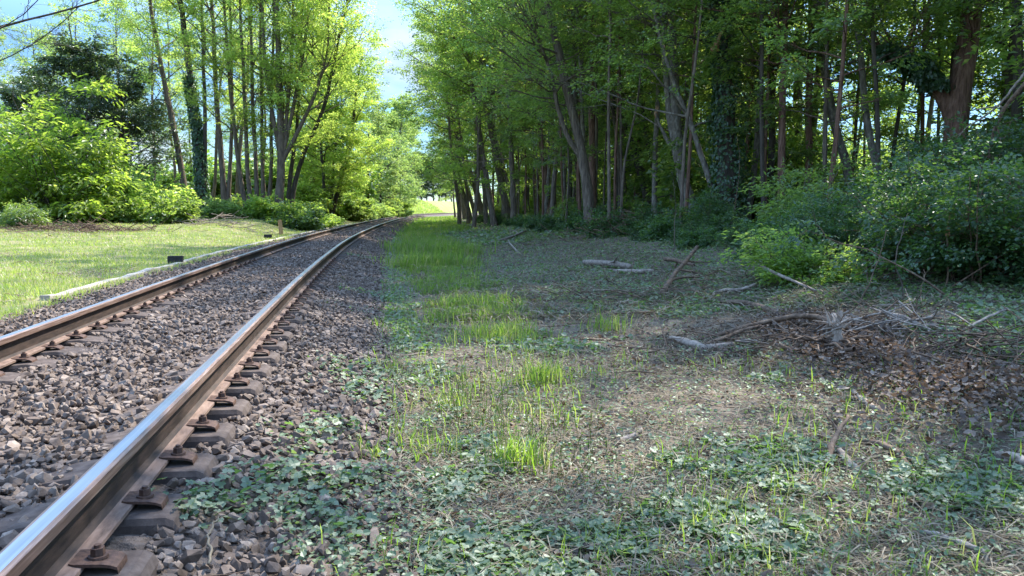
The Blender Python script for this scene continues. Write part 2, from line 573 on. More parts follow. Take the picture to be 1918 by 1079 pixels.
mb.add(vv.reshape(-1, 3), [ff, np.array([np.arange(ns)[::-1], np.arange(ns) + (len(xs) - 1) * ns])])
sleeper_me = mb.mesh('sleeper', [M['concrete_dark']])
# clip: a bent rusty plate whose inner edge presses on the rail foot
mb = MB()
cxs = np.array([-.065, -.05, -.02, .02, .045, .06, .063])
czs = np.array([.034, .032, .03, .026, .02, .012, 0])
cw = np.array([.06, .066, .066, .062, .06, .056, .055]) * .78
top = np.array([[x, s * w, z] for x, z, w in zip(cxs, czs, cw) for s in (-1, 1)])
bot = top - np.array([0, 0, .009])
k = len(cxs)
q = []
for i in range(k - 1):
    a, b, c, d = 2 * i, 2 * i + 1, 2 * i + 3, 2 * i + 2
    q += [[a, d, c, b], [a + 2 * k, b + 2 * k, c + 2 * k, d + 2 * k], [a, a + 2 * k, d + 2 * k, d], [b, c, c + 2 * k, b + 2 * k]]
q += [[0, 1, 1 + 2 * k, 2 * k], [2 * k - 2, 4 * k - 2, 4 * k - 1, 2 * k - 1]]
mb.add(np.concatenate([top, bot]), np.array(q))
clip_me = mb.mesh('rail_clip', [M['clip']])
bm = bmesh.new()
for (r, h, z0, sg) in ((.029, .007, .028, 16), (.02, .022, .035, 6), (.010, .009, .057, 10)):
    res = bmesh.ops.create_cone(bm, cap_ends=True, segments=sg, radius1=r, radius2=r * .94, depth=h)
    bmesh.ops.translate(bm, verts=res['verts'], vec=(-.002, 0, z0 + h / 2))
bolt_me = bpy.data.meshes.new('bolt')
bm.to_mesh(bolt_me)
bm.free()
bolt_me.materials.append(M['clip'])
ORD = ['nearest', 'second nearest', 'third nearest', 'fourth nearest', 'fifth nearest', 'sixth nearest']
rngs = np.random.default_rng(5)
for kk in range(-1, 200):
    y = 2.31 + .476 * kk + (rngs.normal(0, .012) if kk > 8 else 0)
    x = MID + float(dev(y))
    slope = float(dev(y + .5) - dev(y - .5))
    o = link('sleeper', sleeper_me, None, (x, y, .326 + (rngs.normal(0, .003) if kk > 6 else 0) - .004))
    o.rotation_euler = (0, 0, -math.atan(slope))
    if kk < 0:
        lb = 'dark concrete sleeper at the very bottom left, mostly cut off by the picture edge'
    elif kk < 6:
        lb = ORD[kk] + ' whole dark concrete sleeper, counted up from the bottom edge'
    elif kk < 24:
        lb = 'dusty dark concrete sleeper in the middle stretch of track'
    else:
        lb = 'small dark concrete sleeper along the distant stretch of track'
    tag(o, lb, 'sleeper', GS if kk < 6 else (GS + (' in the middle stretch' if kk < 24 else ' in the distance')))
    if y < 16:
        for rc in (RAIL_R, RAIL_L):
            for sgn in (1, -1):
                c = link('rail_clip', clip_me, o, (rc - MID + sgn * .105, 0, 0.0))
                c.rotation_euler = (0, 0, 0 if sgn > 0 else math.pi)
                link('bolt', bolt_me, c, (0, 0, 0))

# ------------------------------------------------------------------ edging kerb, blocks and post on the left of the track
mb = MB()
yy = np.concatenate([np.arange(10.7, 60, .5)])
rg = np.random.default_rng(3)
kp = [(-.065, -.12), (-.065, .04), (-.055, .052), (.055, .052), (.065, .04), (.065, -.12)]
kz = terr(-4.12 + dev(yy), yy) + rg.normal(0, .007, len(yy))
kx = -4.12 + dev(yy) + .012 * np.sin(yy * .9)
ring = np.stack([kx[:, None] + np.array(kp)[None, :, 0], np.repeat(yy[:, None], 6, 1), kz[:, None] + np.array(kp)[None, :, 1]], -1)
i = np.arange(len(yy) - 1)[:, None] * 6
j = np.arange(6)[None]
f = np.stack([i + j, i + 6 + j, i + 6 + (j + 1) % 6, i + (j + 1) % 6], -1).reshape(-1, 4)
mb.add(ring.reshape(-1, 3), [f, np.array([np.arange(6), np.arange(6)[::-1] + (len(yy) - 1) * 6])])
tag(build(mb, 'edging_kerb', M['concrete_pale'], origin=(-4.12, 10.7, .2)), 'long pale concrete edging strip between lawn and stones', 'kerb')


def bevel_box(name, sx, sy, sz, mat, loc, rz, bev=.012, jit=.004, seed=1):
    bm = bmesh.new()
    bmesh.ops.create_cube(bm, size=1)
    bmesh.ops.scale(bm, vec=(sx, sy, sz), verts=bm.verts)
    bmesh.ops.bevel(bm, geom=bm.edges[:], offset=bev, segments=2, affect='EDGES')
    r = np.random.default_rng(seed)
    for v in bm.verts:
        v.co += Vector(r.normal(0, jit, 3))
        v.co.z += sz / 2
    me = bpy.data.meshes.new(name)
    bm.to_mesh(me)
    bm.free()
    me.materials.append(mat)
    o = link(name, me, None, loc)
    o.rotation_euler = (0, 0, rz)
    return o


BL = [(329, 494, .30, .145, 'nearest and largest black block set against the pale kerb'),
      (502, 447, .30, .14, 'black block on the kerb just in front of the small wooden post'),
      (584, 430, .30, .11, 'small black block on the kerb beyond the small wooden post'),
      (629, 418, .28, .09, 'tiniest farthest dark block beside the kerb near the bend')]
for px, py, w, h, lb in BL:
    p = hit(px, py)
    tag(bevel_box('marker_block', w, .16, h + .06, M['black_block'], (p[0], p[1], float(terr(p[0], p[1])) - .06 + .02), .06, seed=px), lb, 'block',
        'black blocks along the kerb')
p = hit(527, 440)
o = bevel_box('marker_post', .16, .12, .72, M['post'], (p[0], p[1], float(terr(p[0], p[1])) - .06), .5, .02, .006)
o.rotation_euler = (0, math.radians(-4), .5)
tag(o, 'small upright tan wooden post beside the kerb', 'post')

# ------------------------------------------------------------------ ballast
rg = np.random.default_rng(11)
variants = []
for s in range(9):
    bm = bmesh.new()
    q0 = unit(rg.normal(0, 1, (19, 3)))
    pts = np.sign(q0) * np.abs(q0) ** .62 * rg.uniform(.8, 1.05, (19, 1)) * np.array([1, .74, .58]) * .86
    vs = [bm.verts.new(q) for q in pts]
    r = bmesh.ops.convex_hull(bm, input=vs)
    dead = [v for v in bm.verts if not v.link_faces]
    bmesh.ops.delete(bm, geom=dead, context='VERTS')
    bm.verts.index_update()
    variants.append((np.array([v.co[:] for v in bm.verts]), np.array([[v.index for v in f_.verts] for f_ in bm.faces if len(f_.verts) == 3])))
    bm.free()


def scatter_stones(mb, x, y, z, size):
    n = len(x)
    which = rg.integers(0, len(variants), n)
    q = unit(rg.normal(0, 1, (n, 4)) * np.array([1, .45, .45, 1]))
    w_, a, b, c = q.T
    R = np.stack([1 - 2 * (b * b + c * c), 2 * (a * b - w_ * c), 2 * (a * c + w_ * b), 2 * (a * b + w_ * c), 1 - 2 * (a * a + c * c), 2 * (b * c - w_ * a),
                  2 * (a * c - w_ * b), 2 * (b * c + w_ * a), 1 - 2 * (a * a + b * b)], -1).reshape(n, 3, 3)
    pos = np.stack([x, y, z], -1)
    sc = size[:, None] * rg.uniform(.8, 1.2, (n, 3))
    for k in range(len(variants)):
        m = which == k
        v, f = variants[k]
        vw = np.einsum('nij,nvj->nvi', R[m], v[None] * sc[m][:, None]) + pos[m][:, None]
        mb.add(vw.reshape(-1, 3), (f[None] + (np.arange(m.sum()) * len(v))[:, None, None]).reshape(-1, 3))


mb = MB()
for (y0, y1, dens, s0, s1) in ((1.2, 7, 1150, .017, .04), (7, 14, 760, .021, .042), (14, 28, 320, .028, .046), (28, 60, 60, .05, .075), (60, 120, 14, .08, .12)):
    n = int(dens * 4.3 * (y1 - y0))
    u = rg.uniform(-4.0, .34, n)
    y = rg.uniform(y0, y1, n)
    # stones thin out towards both edges; none on the sleepers' seats or under the rails
    edge = .18 * noise2(u * 2, y, 1.3, 4.0)
    keep = (u < .2 + edge) & (u > -3.95 + .5 * edge)
    ph = ((y - 2.31 + .238) % .476) - .238
    on_sl = (np.abs(ph) < .12) & (np.abs(u - MID) < 1.0)
    near_rail = np.minimum(np.abs(u - RAIL_R), np.abs(u - RAIL_L)) < .12
    mid = np.abs(u - MID) < .5
    keep &= ~(on_sl & ~mid) & ~(on_sl & mid & (rg.random(n) < .1)) & ~near_rail
    u, y = u[keep], y[keep]
    x = u + dev(y)
    z = terr(x, y) + rg.uniform(-.018, .03, len(x))
    size = rg.uniform(s0, s1, len(x)) * np.where(rg.random(len(x)) < .3, .55, np.where(rg.random(len(x)) < .1, 1.35, 1))
    scatter_stones(mb, x, y, z, size)
o = build(mb, 'ballast_stones', M['stone'])
tag(o, 'brown and grey crushed stone ballast around the rails', 'ballast', kind='stuff')

# ------------------------------------------------------------------ ground cover as stuff


def in_view(x, y, marg=.4):
    a = np.arctan2(x, y) - YAW
    return np.abs(a) < math.atan(959 / FPX) + marg


def polar(n, r0, r1, rng, a0=-.95, a1=1.2):
    """points on the ground, denser near the viewer's spot"""
    r = np.exp(rng.uniform(math.log(r0), math.log(r1), n))
    a = rng.uniform(a0, a1, n)
    return r * np.sin(a), r * np.cos(a)


rg = np.random.default_rng(21)
# lawn
mb = MB()
n = 230000
x, y = polar(n, 7, 60, rg, -.95, .05)
u = x - dev(y)
keep = (u < -3.98) & (u > -26) & in_view(x, y)
pn = noise2(x, y, .45, 2.0)
keep &= rg.random(n) < np.where(pn > .25, .55, 1.0)
kerbgap = (u > -4.24) & (y > 9.6)
keep &= ~(kerbgap & (u < -4.02))
x, y, u, pn = x[keep], y[keep], u[keep], pn[keep]
d = np.hypot(x, y)
b = np.stack([x, y, terr(x, y) - .01], -1)
h = rg.uniform(.04, .11, len(x)) * (1 + .3 * noise2(x, y, .8)) * np.where(u < -13, 1.3, 1)
blades(mb, b, h, .0055 + d * .0006, .7, rg, simple=True)
# extra fringe of grass along the ballast side and in front of the kerb
n = 9000
y = rg.uniform(6, 34, n)
u = rg.uniform(-4.1, -3.75, n) + .12 * noise2(y, y, 1.0)
x = u + dev(y)
keep = rg.random(n) < np.clip(.5 + noise2(y, u, .8, 9), 0, 1) * np.where(y > 13, .5, 1)
x, y = x[keep], y[keep]
blades(mb, np.stack([x, y, terr(x, y) - .01], -1), rg.uniform(.05, .16, len(x)), .012, .6, rg, simple=True)
tag(build(mb, 'lawn_grass', M['grass_lawn']), 'short sunlit mown grass left of the track', 'grass', kind='stuff')

# field grass on the far bank
mb = MB()
n = 26000
y = rg.uniform(105, 175, n)
u = -3.8 - rg.random(n) ** 1.5 * 22
x = u + dev(y)
b = np.stack([x, y, terr(x, y) - .02], -1)
blades(mb, b, rg.uniform(.15, .5, n), .14, .6, rg, simple=True)
tag(build(mb, 'bank_grass', M['grass_lawn']), 'bright sunlit grass on the far bank beyond the bend', 'grass', kind='stuff')

# tall grass strip on the right of the ballast
mb = MB()
tuft = []
n = 1300
y = np.exp(rg.uniform(math.log(2.6), math.log(60), n))
u = rg.normal(.9, .32, n) + .25 * noise2(y, y * .3, .5)
u = np.where(y > 9, rg.normal(1.35, .36, n) + .2 * noise2(y, y * .3, .6), u)
u = np.where(y < 6, rg.normal(1.1, .5, n), u)
x = u + dev(y)
cl = noise2(x, y, .9, 5.0)
keep = (u > .0) & (cl > np.where(y < 8, .12, np.where(y < 12, 0, -.5))) & (rg.random(n) < np.where(y < 7, .4, 1)) & ~((y > 18) & (y < 24) & (rg.random(n) < .3))
tx, ty, tc_ = x[keep], y[keep], cl[keep]
for k in range(len(tx)):
    dd = ty[k]
    nb = int(rg.uniform(16, 46))
    r = rg.uniform(.04, .14) * (1 + dd * .02)
    bx = tx[k] + rg.normal(0, r, nb)
    by = ty[k] + rg.normal(0, r, nb)
    hh = rg.uniform(.08, .21) * (1 + .5 * max(0, tc_[k])) * (.7 if dd < 9 else 1)
    blades(mb, np.stack([bx, by, terr(bx, by) - .01], -1), hh * rg.uniform(.35, 1.3, nb), .0035 + dd * .0006, .85, rg)
n = 700
y = rg.uniform(22, 115, n)
u = np.where(y < 40, rg.uniform(.8, 2.2, n), rg.uniform(.5, 4.0, n))
x = u + dev(y)
k = noise2(x, y, .35, 6.0) > -.15 - .01 * np.maximum(0, y - 40)
for cx_, cy_ in zip(x[k], y[k]):
    nb = 26
    bx, by = cx_ + rg.normal(0, .35, nb), cy_ + rg.normal(0, .5, nb)
    blades(mb, np.stack([bx, by, terr(bx, by) - .01], -1), rg.uniform(.08, .3, nb), .004 + cy_ * .0009, .7, rg)
# chosen bright tufts
for (px, py, hh, nb, rr) in ((975, 880, .26, 70, .07), (1010, 722, .26, 60, .08), (830, 480, .55, 420, .5), (800, 500, .44, 260, .4), (790, 470, .5, 300, .5), (850, 500, .4, 200, .35), (915, 630, .2, 130, .2),
                             (950, 640, .24, 120, .18), (850, 600, .2, 110, .2), (800, 850, .18, 60, .12), (770, 500, .34, 130, .25), (860, 480, .4, 160, .3),
                             (890, 580, .26, 110, .2), (700, 860, .1, 30, .06), (1330, 1000, .14, 40, .06), (1140, 620, .22, 60, .12)):
    c = hit(px, py)
    nb = nb * 2
    bx, by = c[0] + rg.normal(0, rr, nb), c[1] + rg.normal(0, rr, nb)
    blades(mb, np.stack([bx, by, terr(bx, by) - .01], -1), hh * rg.uniform(.5, 1.15, nb), .005 + c[1] * .0006, .5, rg)
# thin scattered blades over the clearing
n = 9000
x, y = polar(n, 2.3, 26, rg, -.2, .9)
u = x - dev(y)
keep = (u > .1) & (u < 5.5) & (noise2(x, y, .7, 8) > -.1 + .12 * np.maximum(0, u - 1.5))
x, y = x[keep], y[keep]
blades(mb, np.stack([x, y, terr(x, y)], -1), rg.uniform(.04, .2, len(x)), .004 + np.hypot(x, y) * .0006, .7, rg)
tag(build(mb, 'path_grass', M['grass_strip']), 'tufts of tall green grass along the path beside the ballast', 'grass', kind='stuff')

# seed heads
mb = MB()
n = 110
c = np.array([hit(px, py) for px, py in ((940, 850), (900, 800), (960, 840), (1000, 900), (870, 780), (1090, 920), (760, 640))])
ci = rg.integers(0, len(c), n)
bx, by = c[ci, 0] + rg.normal(0, .16, n), c[ci, 1] + rg.normal(0, .2, n)
hgt = rg.uniform(.15, .34, n)
lean = rg.normal(0, .05, (n, 2))
p0 = np.stack([bx, by, terr(bx, by)], -1)
p1 = p0 + np.stack([lean[:, 0], lean[:, 1], hgt], -1)
s4 = np.linspace(0, 1, 4)[None, :, None]
tubes(mb, p0[:, None] * (1 - s4) + p1[:, None] * s4, np.full((n, 4), .0012), 3, smooth=False)
hd = unit(p1 - p0)
tubes(mb, p1[:, None] + hd[:, None] * np.linspace(0, .045, 4)[None, :, None], np.tile([.0012, .003, .0022, .0005], (n, 1)), 4)
tag(build(mb, 'grass_seed_heads', M['grass_strip']), 'thin pale grass stalks with seed heads', 'grass', kind='stuff')

# ivy and low leaves creeping over the clearing and the ballast edge
mb = MB()


def ground_leaves(x, y, tpl, L0, L1, lift=.05, tilt=.5):
    n = len(x)
    z = terr(x, y) + rg.uniform(.0, lift, n)
    az = rg.uniform(0, 2 * np.pi, n)
    ax = np.stack([np.cos(az), np.sin(az), rg.normal(0, .25, n)], -1)
    nr = np.stack([rg.normal(0, tilt, n), rg.normal(0, tilt, n), np.ones(n)], -1)
    L = rg.uniform(L0, L1, n)
    leaves(mb, tpl, np.stack([x, y, z], -1), ax, nr, L, L * .95)


HA, HB = hit(1500, 610), hit(1935, 790)
HD = (HB - HA)[:2]
HL = float(np.linalg.norm(HD))


def cover(n, r0, r1, tpl, L0, L1, thr, a0=-.25, a1=1.2):
    x, y = polar(n, r0, r1, rg, a0, a1)
    u = x - dev(y)
    m = .8 * noise2(x, y, 1.0, 1.0) + .6 * noise2(x, y, 3.4, 5.0)
    # bare litter patch in the middle of the clearing, litter heap on the right
    right = ss(u, 2.0, 5.5) * .5
    thin = .45 * np.exp(-((u - 1.9) / 1.2) ** 2 - ((y - 9) / 4.5) ** 2)
    path = .55 * np.exp(-((u - 1.0) / .5) ** 2) * ss(y, 5, 8)
    bal = ss(-u, -.32, .12) * 1.3
    heap = 1.1 * np.exp(-((x - 5.4) / 1.1) ** 2 - ((y - 6.9) / .9) ** 2) + 1.0 * np.exp(-((x - 3.6) / 1.3) ** 2 - ((y - 7.4) / .9) ** 2)
    hs_ = np.clip(((x - HA[0]) * HD[0] + (y - HA[1]) * HD[1]) / HL ** 2, 0, 1)
    hdist = np.hypot(x - HA[0] - hs_ * HD[0], y - HA[1] - hs_ * HD[1])
    heap = heap + 1.3 * np.exp(-(hdist / (.35 + .3 * hs_)) ** 2)
    near = .14 * ss(-y, -5.5, -3)
    k = (u > -.62) & (m + right - thin - path - bal - heap + near > thr) & (u < 13) & in_view(x, y)
    k &= ~((u < -.55) & (rg.random(len(u)) < .8))
    return ground_leaves(x[k], y[k], tpl, L0, L1, .07)


cover(100000, 2.0, 7.5, IVY, .014, .046, .17)
cover(110000, 7.0, 30, DIAMOND, .03, .07, -.32)
cover(60000, 2.0, 14, OVAL, .010, .03, -1.0)
cover(26000, 26, 85, DIAMOND, .1, .19, -.5, -.02, .6)
# ivy runners reaching over the stones
for (a, bpt) in (((640, 1010), (590, 960)), ((700, 900), (560, 920)), ((660, 800), (560, 830)), ((640, 700), (700, 760)), ((760, 560), (640, 545)),
                 ((740, 490), (650, 480)), ((560, 890), (470, 930)), ((330, 980), (420, 940)), ((620, 690), (720, 700)), ((740, 700), (660, 760))):
    A, B = hit(*a), hit(*bpt)
    n = 130 if a[1] > 650 else 220
    s = rg.random(n)
    q = A[None] * (1 - s[:, None]) + B[None] * s[:, None]
    q[:, :2] += rg.normal(0, .05 + .006 * A[1], (n, 2))
    ground_leaves(q[:, 0], q[:, 1], IVY, .022, .048, .08, .45)
n = 700
x, y = polar(n, 2.2, 9, rg, -.2, .95)
k = (x > -.4) & (x < 6)
x, y = x[k], y[k]
n = len(x)
az = rg.uniform(0, 6.28, n)
L = rg.uniform(.15, .6, n)
n_ = rg.normal(0, .22, (n, 7, 3))
n_[:, 0] = 0
p = np.stack([x, y, 0 * x], -1)[:, None] + np.stack([np.cos(az), np.sin(az), 0 * az], -1)[:, None] * L[:, None, None] * np.linspace(0, 1, 7)[None, :, None] + np.cumsum(n_, 1) * (L[:, None, None] / 7)
p[..., 2] = terr(p[..., 0], p[..., 1]) + .012 + .012 * rg.random((n, 7))
tubes(mb, p, rg.uniform(.0012, .003, (n, 1)) * np.ones((1, 7)), 4, mi=1)
tag(build(mb, 'ivy_ground_cover', [M['leaf_ground'], M['wood_brown']]), 'pale green ivy and low leaves creeping over the clearing', 'ivy', kind='stuff')

# straw and fine debris (sun-bleached stalks)
mb = MB()


def straw(x, y, L0, L1, w):
    n = len(x)
    az = rg.uniform(0, np.pi * 2, n)
    ax = np.stack([np.cos(az), np.sin(az), rg.normal(.05, .14, n)], -1)
    p = np.stack([x, y, terr(x, y) + rg.uniform(.004, .035, n)], -1)
    L = rg.uniform(L0, L1, n)
    leaves(mb, DIAMOND, p, ax, Z + rg.normal(0, .3, (n, 3)), L, w)


x, y = polar(60000, 2.0, 14, rg, -.1, 1.2)
u = x - dev(y)
m = noise2(x, y, 1.2, 12.0)
k = (u > .1) & (u < 7) & (m > -.45) & in_view(x, y)
straw(x[k], y[k], .05, .26, .006)
x, y = polar(34000, 9, 34, rg, -.05, .8)
u = x - dev(y)
k = (u > .8) & (u < 6) & (noise2(x, y, .8, 15.0) > -.25)
straw(x[k], y[k], .15, .5, .016)
c = hit(1400, 665)
x, y = c[0] + rg.normal(0, 1.1, 5500), c[1] + rg.normal(0, .8, 5500)
straw(x, y, .04, .22, .008)
x, y = polar(26000, 9, 45, rg, -.8, .05)
u = x - dev(y)
k = (u < -4.3) & (u > -20) & (noise2(x, y, .45, 2.0) + .5 * noise2(x, y, 1.6, 44) > .22)
straw(x[k], y[k], .08, .22, .022)
n = 2600
x, y = polar(n, 22, 44, rg, -.6, -.2)
k = (x - dev(y) < -9) & (x - dev(y) > -20) & (np.abs(y - 29 + 0.0 * x) < 3.2)
straw(x[k], y[k], .2, .6, .03)
tag(build(mb, 'dry_straw', M['straw']), 'dry cut grass and straw strewn over the clearing', 'straw', kind='stuff')

# dead leaves: a brown heap on the right and scattered ones
mb = MB()
c = hit(1740, 680)
n = 9000
t = rg.random(n)
A, B = HA, HB
q = A[None] * (1 - t[:, None]) + B[None] * t[:, None]
q[:, :2] += rg.normal(0, 1, (n, 2)) * (.2 + .26 * t[:, None])
x, y = q[:, 0], q[:, 1]
n2 = 9000
x2, y2 = polar(n2, 2.2, 22, rg, -.1, 1.2)
k = (x2 > .2) & (x2 < 9) & (noise2(x2, y2, .9, 30) > -.1)
c = hit(1400, 660)
x3, y3 = c[0] + rg.normal(0, 1.0, 1500), c[1] + rg.normal(0, .7, 1500)
x, y = np.concatenate([x, x2[k], x3]), np.concatenate([y, y2[k], y3])
n = len(x)
az = rg.uniform(0, np.pi * 2, n)
ax = np.stack([np.cos(az), np.sin(az), rg.normal(.1, .35, n)], -1)
L = rg.uniform(.025, .068, n)
leaves(mb, CURL, np.stack([x, y, terr(x, y) + rg.uniform(.0, 1, n) * np.where(np.arange(n) < 9000, .14, .05)], -1), ax, Z + rg.normal(0, .5, (n, 3)), L, L * .6)
tag(build(mb, 'dead_leaves', M['dead_leaf']), 'brown dead leaves and wood chips heaped at the forest edge', 'leaf litter', kind='stuff')

# ------------------------------------------------------------------ tree builder


def interp_path(paths, s):
    """paths (B,k,3), s (B,m) in 0..1 -> points (B,m,3) and tangents"""
    B, k, _ = paths.shape
    fi = np.clip(s, 0, .9999) * (k - 1)
    i = fi.astype(int)
    fr = (fi - i)[..., None]
    bi = np.arange(B)[:, None]
    a, b = paths[bi, i], paths[bi, i + 1]
    return a * (1 - fr) + b * fr, unit(b - a)


def grow(P0, D, L, k, wb, up, rng):
    s = np.linspace(0, 1, k)[None, :, None]
    n = rng.normal(0, wb, (len(P0), k, 3))
    n[:, 0] = 0
    n = np.cumsum(n, 1) * (L[:, None, None] / k)
    return P0[:, None] + D[:, None] * L[:, None, None] * s + Z * (up * L)[:, None, None] * s ** 2 + n


def smooth_path(pts, n, rng=None, wbl=0.0):
    pts = np.asarray(pts, float)
    c = np.concatenate([[0], np.cumsum(np.linalg.norm(np.diff(pts, axis=0), axis=1))])
    s = np.linspace(0, c[-1], n)
    p = np.stack([np.interp(s, c, pts[:, i]) for i in range(3)], -1)
    for _ in range(2):
        p[1:-1] = (p[:-2] + 2 * p[1:-1] + p[2:]) / 4
    if rng is not None and wbl:
        w = np.cumsum(rng.normal(0, wbl, (n, 3)), 0)
        w -= np.linspace(0, 1, n)[:, None] * w[-1]
        w[:, 2] = 0
        p = p + w
    return p


def limbs(trunk, tr, prm, rng, wood, leafmb):
    """branches of one trunk: wood goes into wood, leaves into leafmb"""
    n1 = prm['n1']
    t = np.sort(prm['t0'] + (prm.get('t1', .98) - prm['t0']) * rng.random(n1) ** prm.get('pow', 1.0))
    k = len(trunk)
    P0, _ = interp_path(trunk[None], t[None])
    P0 = P0[0]
    r0 = np.interp(t * (k - 1), np.arange(k), tr)
    az = np.arange(n1) * 2.4 + rng.uniform(0, 6.28) + rng.normal(0, .4, n1)
    if 'bias' in prm:
        bz, bw = prm['bias']
        az = np.where(rng.random(n1) < bw, bz + rng.normal(0, .7, n1), az)
    tt = (t - prm['t0']) / max(1e-6, prm.get('t1', .98) - prm['t0'])
    el = np.interp(tt, [0, 1], prm['el']) + rng.normal(0, .15, n1)
    D = np.stack([np.cos(az) * np.cos(el), np.sin(az) * np.cos(el), np.sin(el)], -1)
    L = prm['L'] * np.interp(tt, [0, .25, .6, 1], prm.get('shape', [.75, 1, .85, .35])) * rng.uniform(.65, 1.2, n1)
    p1 = grow(P0, D, L, 7, .16, np.full(n1, prm.get('up', .15)), rng)
    rr = np.minimum(r0 * .5, .012 + L * prm.get('rk', .011))
    tubes(wood, p1, rr[:, None] * np.linspace(1, .18, 7)[None], 5)
    m2 = prm['m2']
    s = rng.uniform(prm.get('s0', .25), 1, (n1, m2))
    q, tg = interp_path(p1, s)
    ang = rng.uniform(.35, 1.1, (n1, m2)) * rng.choice([-1, 1], (n1, m2))
    ca, sa = np.cos(ang), np.sin(ang)
    d2 = np.stack([tg[..., 0] * ca - tg[..., 1] * sa, tg[..., 0] * sa + tg[..., 1] * ca, tg[..., 2] * .6 + rng.normal(.05, .25, (n1, m2))], -1)
    q, d2 = q.reshape(-1, 3), unit(d2.reshape(-1, 3))
    L2 = (np.repeat(L, m2) * .45 * (1.15 - .6 * s.ravel()) * rng.uniform(.6, 1.25, n1 * m2)) + .25
    p2 = grow(q, d2, L2, 5, .18, np.full(len(q), prm.get('up', .15) * .6), rng)
    r2 = np.minimum(np.repeat(rr, m2) * .5, .004 + L2 * .006) * prm.get('tw', 1.0)
    tubes(wood, p2, r2[:, None] * np.linspace(1, .25, 5)[None], 4)
    ns_, Mn = prm['ns'], prm['M']
    if Mn == 0:
        return
    s3 = np.sort(rng.uniform(.3, 1.02, (len(q), ns_)), 1)
    c, tg = interp_path(p2, s3)
    c = c.reshape(-1, 3)
    dd = tg.reshape(-1, 3) * np.array([1, 1, .5]) + rng.normal(0, .45, (len(c), 3)) * np.array([1, 1, .35])
    dd[:, 2] -= prm.get('droop', .15)
    keep = rng.random(len(c)) < prm.get('keep', 1.0)
    sprays(leafmb, c[keep], unit(dd[keep]), Mn, prm.get('sl', .5), prm['leaf'], rng, prm.get('lw', .5), prm.get('tilt', .4), prm.get('thick', .07))


def sprays(mb, c, d, Mn, sl, leaf, rng, lw=.5, tilt=.4, thick=.07, tpl=DIAMOND):
    n = len(c)
    if n == 0:
        return
    side = unit(np.cross(Z + rng.normal(0, .12, (n, 3)), d))
    up = np.cross(d, side)
    slv = sl * rng.uniform(.6, 1.3, (n, 1))
    a = rng.random((n, Mn)) * slv
    b = rng.normal(0, .34, (n, Mn)) * slv * (1.05 - .6 * a / slv)
    h = rng.normal(0, thick, (n, Mn)) * slv - .25 * a * a / slv
    p = c[:, None] + d[:, None] * a[..., None] + side[:, None] * b[..., None] + up[:, None] * h[..., None]
    th = np.sign(b) * rng.uniform(.2, 1.3, (n, Mn))
    ax = d[:, None] * np.cos(th)[..., None] + side[:, None] * np.sin(th)[..., None] + Z * rng.normal(-.2, .3, (n, Mn))[..., None]
    nr = up[:, None] + rng.normal(0, tilt, (n, Mn, 3))
    Lf = leaf * rng.uniform(.65, 1.25, n * Mn)
    leaves(mb, tpl, p.reshape(-1, 3), ax.reshape(-1, 3), nr.reshape(-1, 3), Lf, Lf * lw)


def ivy_on(mb, path, rad, h0, h1, n, leaf, rng, puff=.16):
    t = rng.uniform(h0, h1, n)
    p, tg = interp_path(path[None], t[None])
    p, tg = p[0], tg[0]
    k = len(path)
    r = np.interp(t * (k - 1), np.arange(k), rad)
    az = rng.uniform(0, 6.283, n)
    o = np.stack([np.cos(az), np.sin(az), rng.normal(0, .2, n)], -1)
    env = .6 + .5 * wob(t * 14, az, 1.0) + .2 * wob(t * 40, az * 2, 1.0)
    pos = p + o * (r + puff * np.maximum(.1, env) * rng.uniform(.3, 1.1, n))[:, None]
    ax = o * .45 - Z * .9 + rng.normal(0, .4, (n, 3))
    nr = o + Z * .45 + rng.normal(0, .35, (n, 3))
    L = leaf * rng.uniform(.6, 1.25, n)
    leaves(mb, OVAL, pos, ax, nr, L, L * .95)


def make_tree(name, label, trunks, prm, leafm, barkm, seed, group=None, cat='tree', H=14.0, stemname='trunk', ivy=None, own=None, extra=None, rough=.05):
    """trunks: list of dicts(path world points, r0, r1[, H]); first one starts at the ground"""
    rng = np.random.default_rng(seed)
    b0 = np.array(trunks[0]['path'][0], float)
    gz = float(terr(b0[0], b0[1]))
    base = np.array([b0[0], b0[1], gz])
    root = empty(name, base)
    tag(root, label, cat, group)
    lm = MB()
    ivm = MB()
    for ti, T in enumerate(trunks):
        pts = [np.array(q, float) for q in T['path']]
        if T.get('ground', True):
            g = float(terr(pts[0][0], pts[0][1])) - .15
            if pts[0][2] > g + .3:
                pts = [np.array([pts[0][0], pts[0][1], g])] + pts
            else:
                pts[0][2] = g
        Ht = T.get('H', H) + base[2]
        if pts[-1][2] < Ht - .3:
            dr = unit(pts[-1] - pts[-2])
            dr = unit(dr * np.array([.6, .6, 1]))
            for q in range(3):
                pts.append(pts[-1] + dr * (Ht - pts[-1][2]) / (3 - q) / max(.3, dr[2]))
                dr = unit(dr + rng.normal(0, .08, 3) * np.array([1, 1, 0]))
        path = smooth_path(pts, 34, rng, .012 * T['r0'] / .15)
        hh = np.linspace(0, 1, 34)
        rad = T['r0'] * (1 - hh) + T.get('r1', T['r0'] * .25) * hh
        if T.get('ground', True):
            rad = rad * (1 + .35 * np.exp(-hh * 30))
        wood = MB()
        tubes(wood, path[None], rad[None], 10, rough=rough, rng=rng)
        p = dict(prm)
        p.update(T.get('prm', {}))
        limbs(path, rad, p, rng, wood, lm)
        build(wood, stemname, T.get('mat', barkm), root, base)
        if ivy and ti in ivy.get('on', (0,)):
            ivy_on(ivm, path, rad, ivy.get('h0', .0), ivy.get('h1', .5), ivy.get('n', 3000), ivy.get('leaf', .09), rng, ivy.get('puff', .16))
    if lm.n:
        build(lm, 'crown', leafm, root, base)
    if ivm.n:
        build(ivm, 'ivy', M['leaf_ivy'], root, base)
    return root


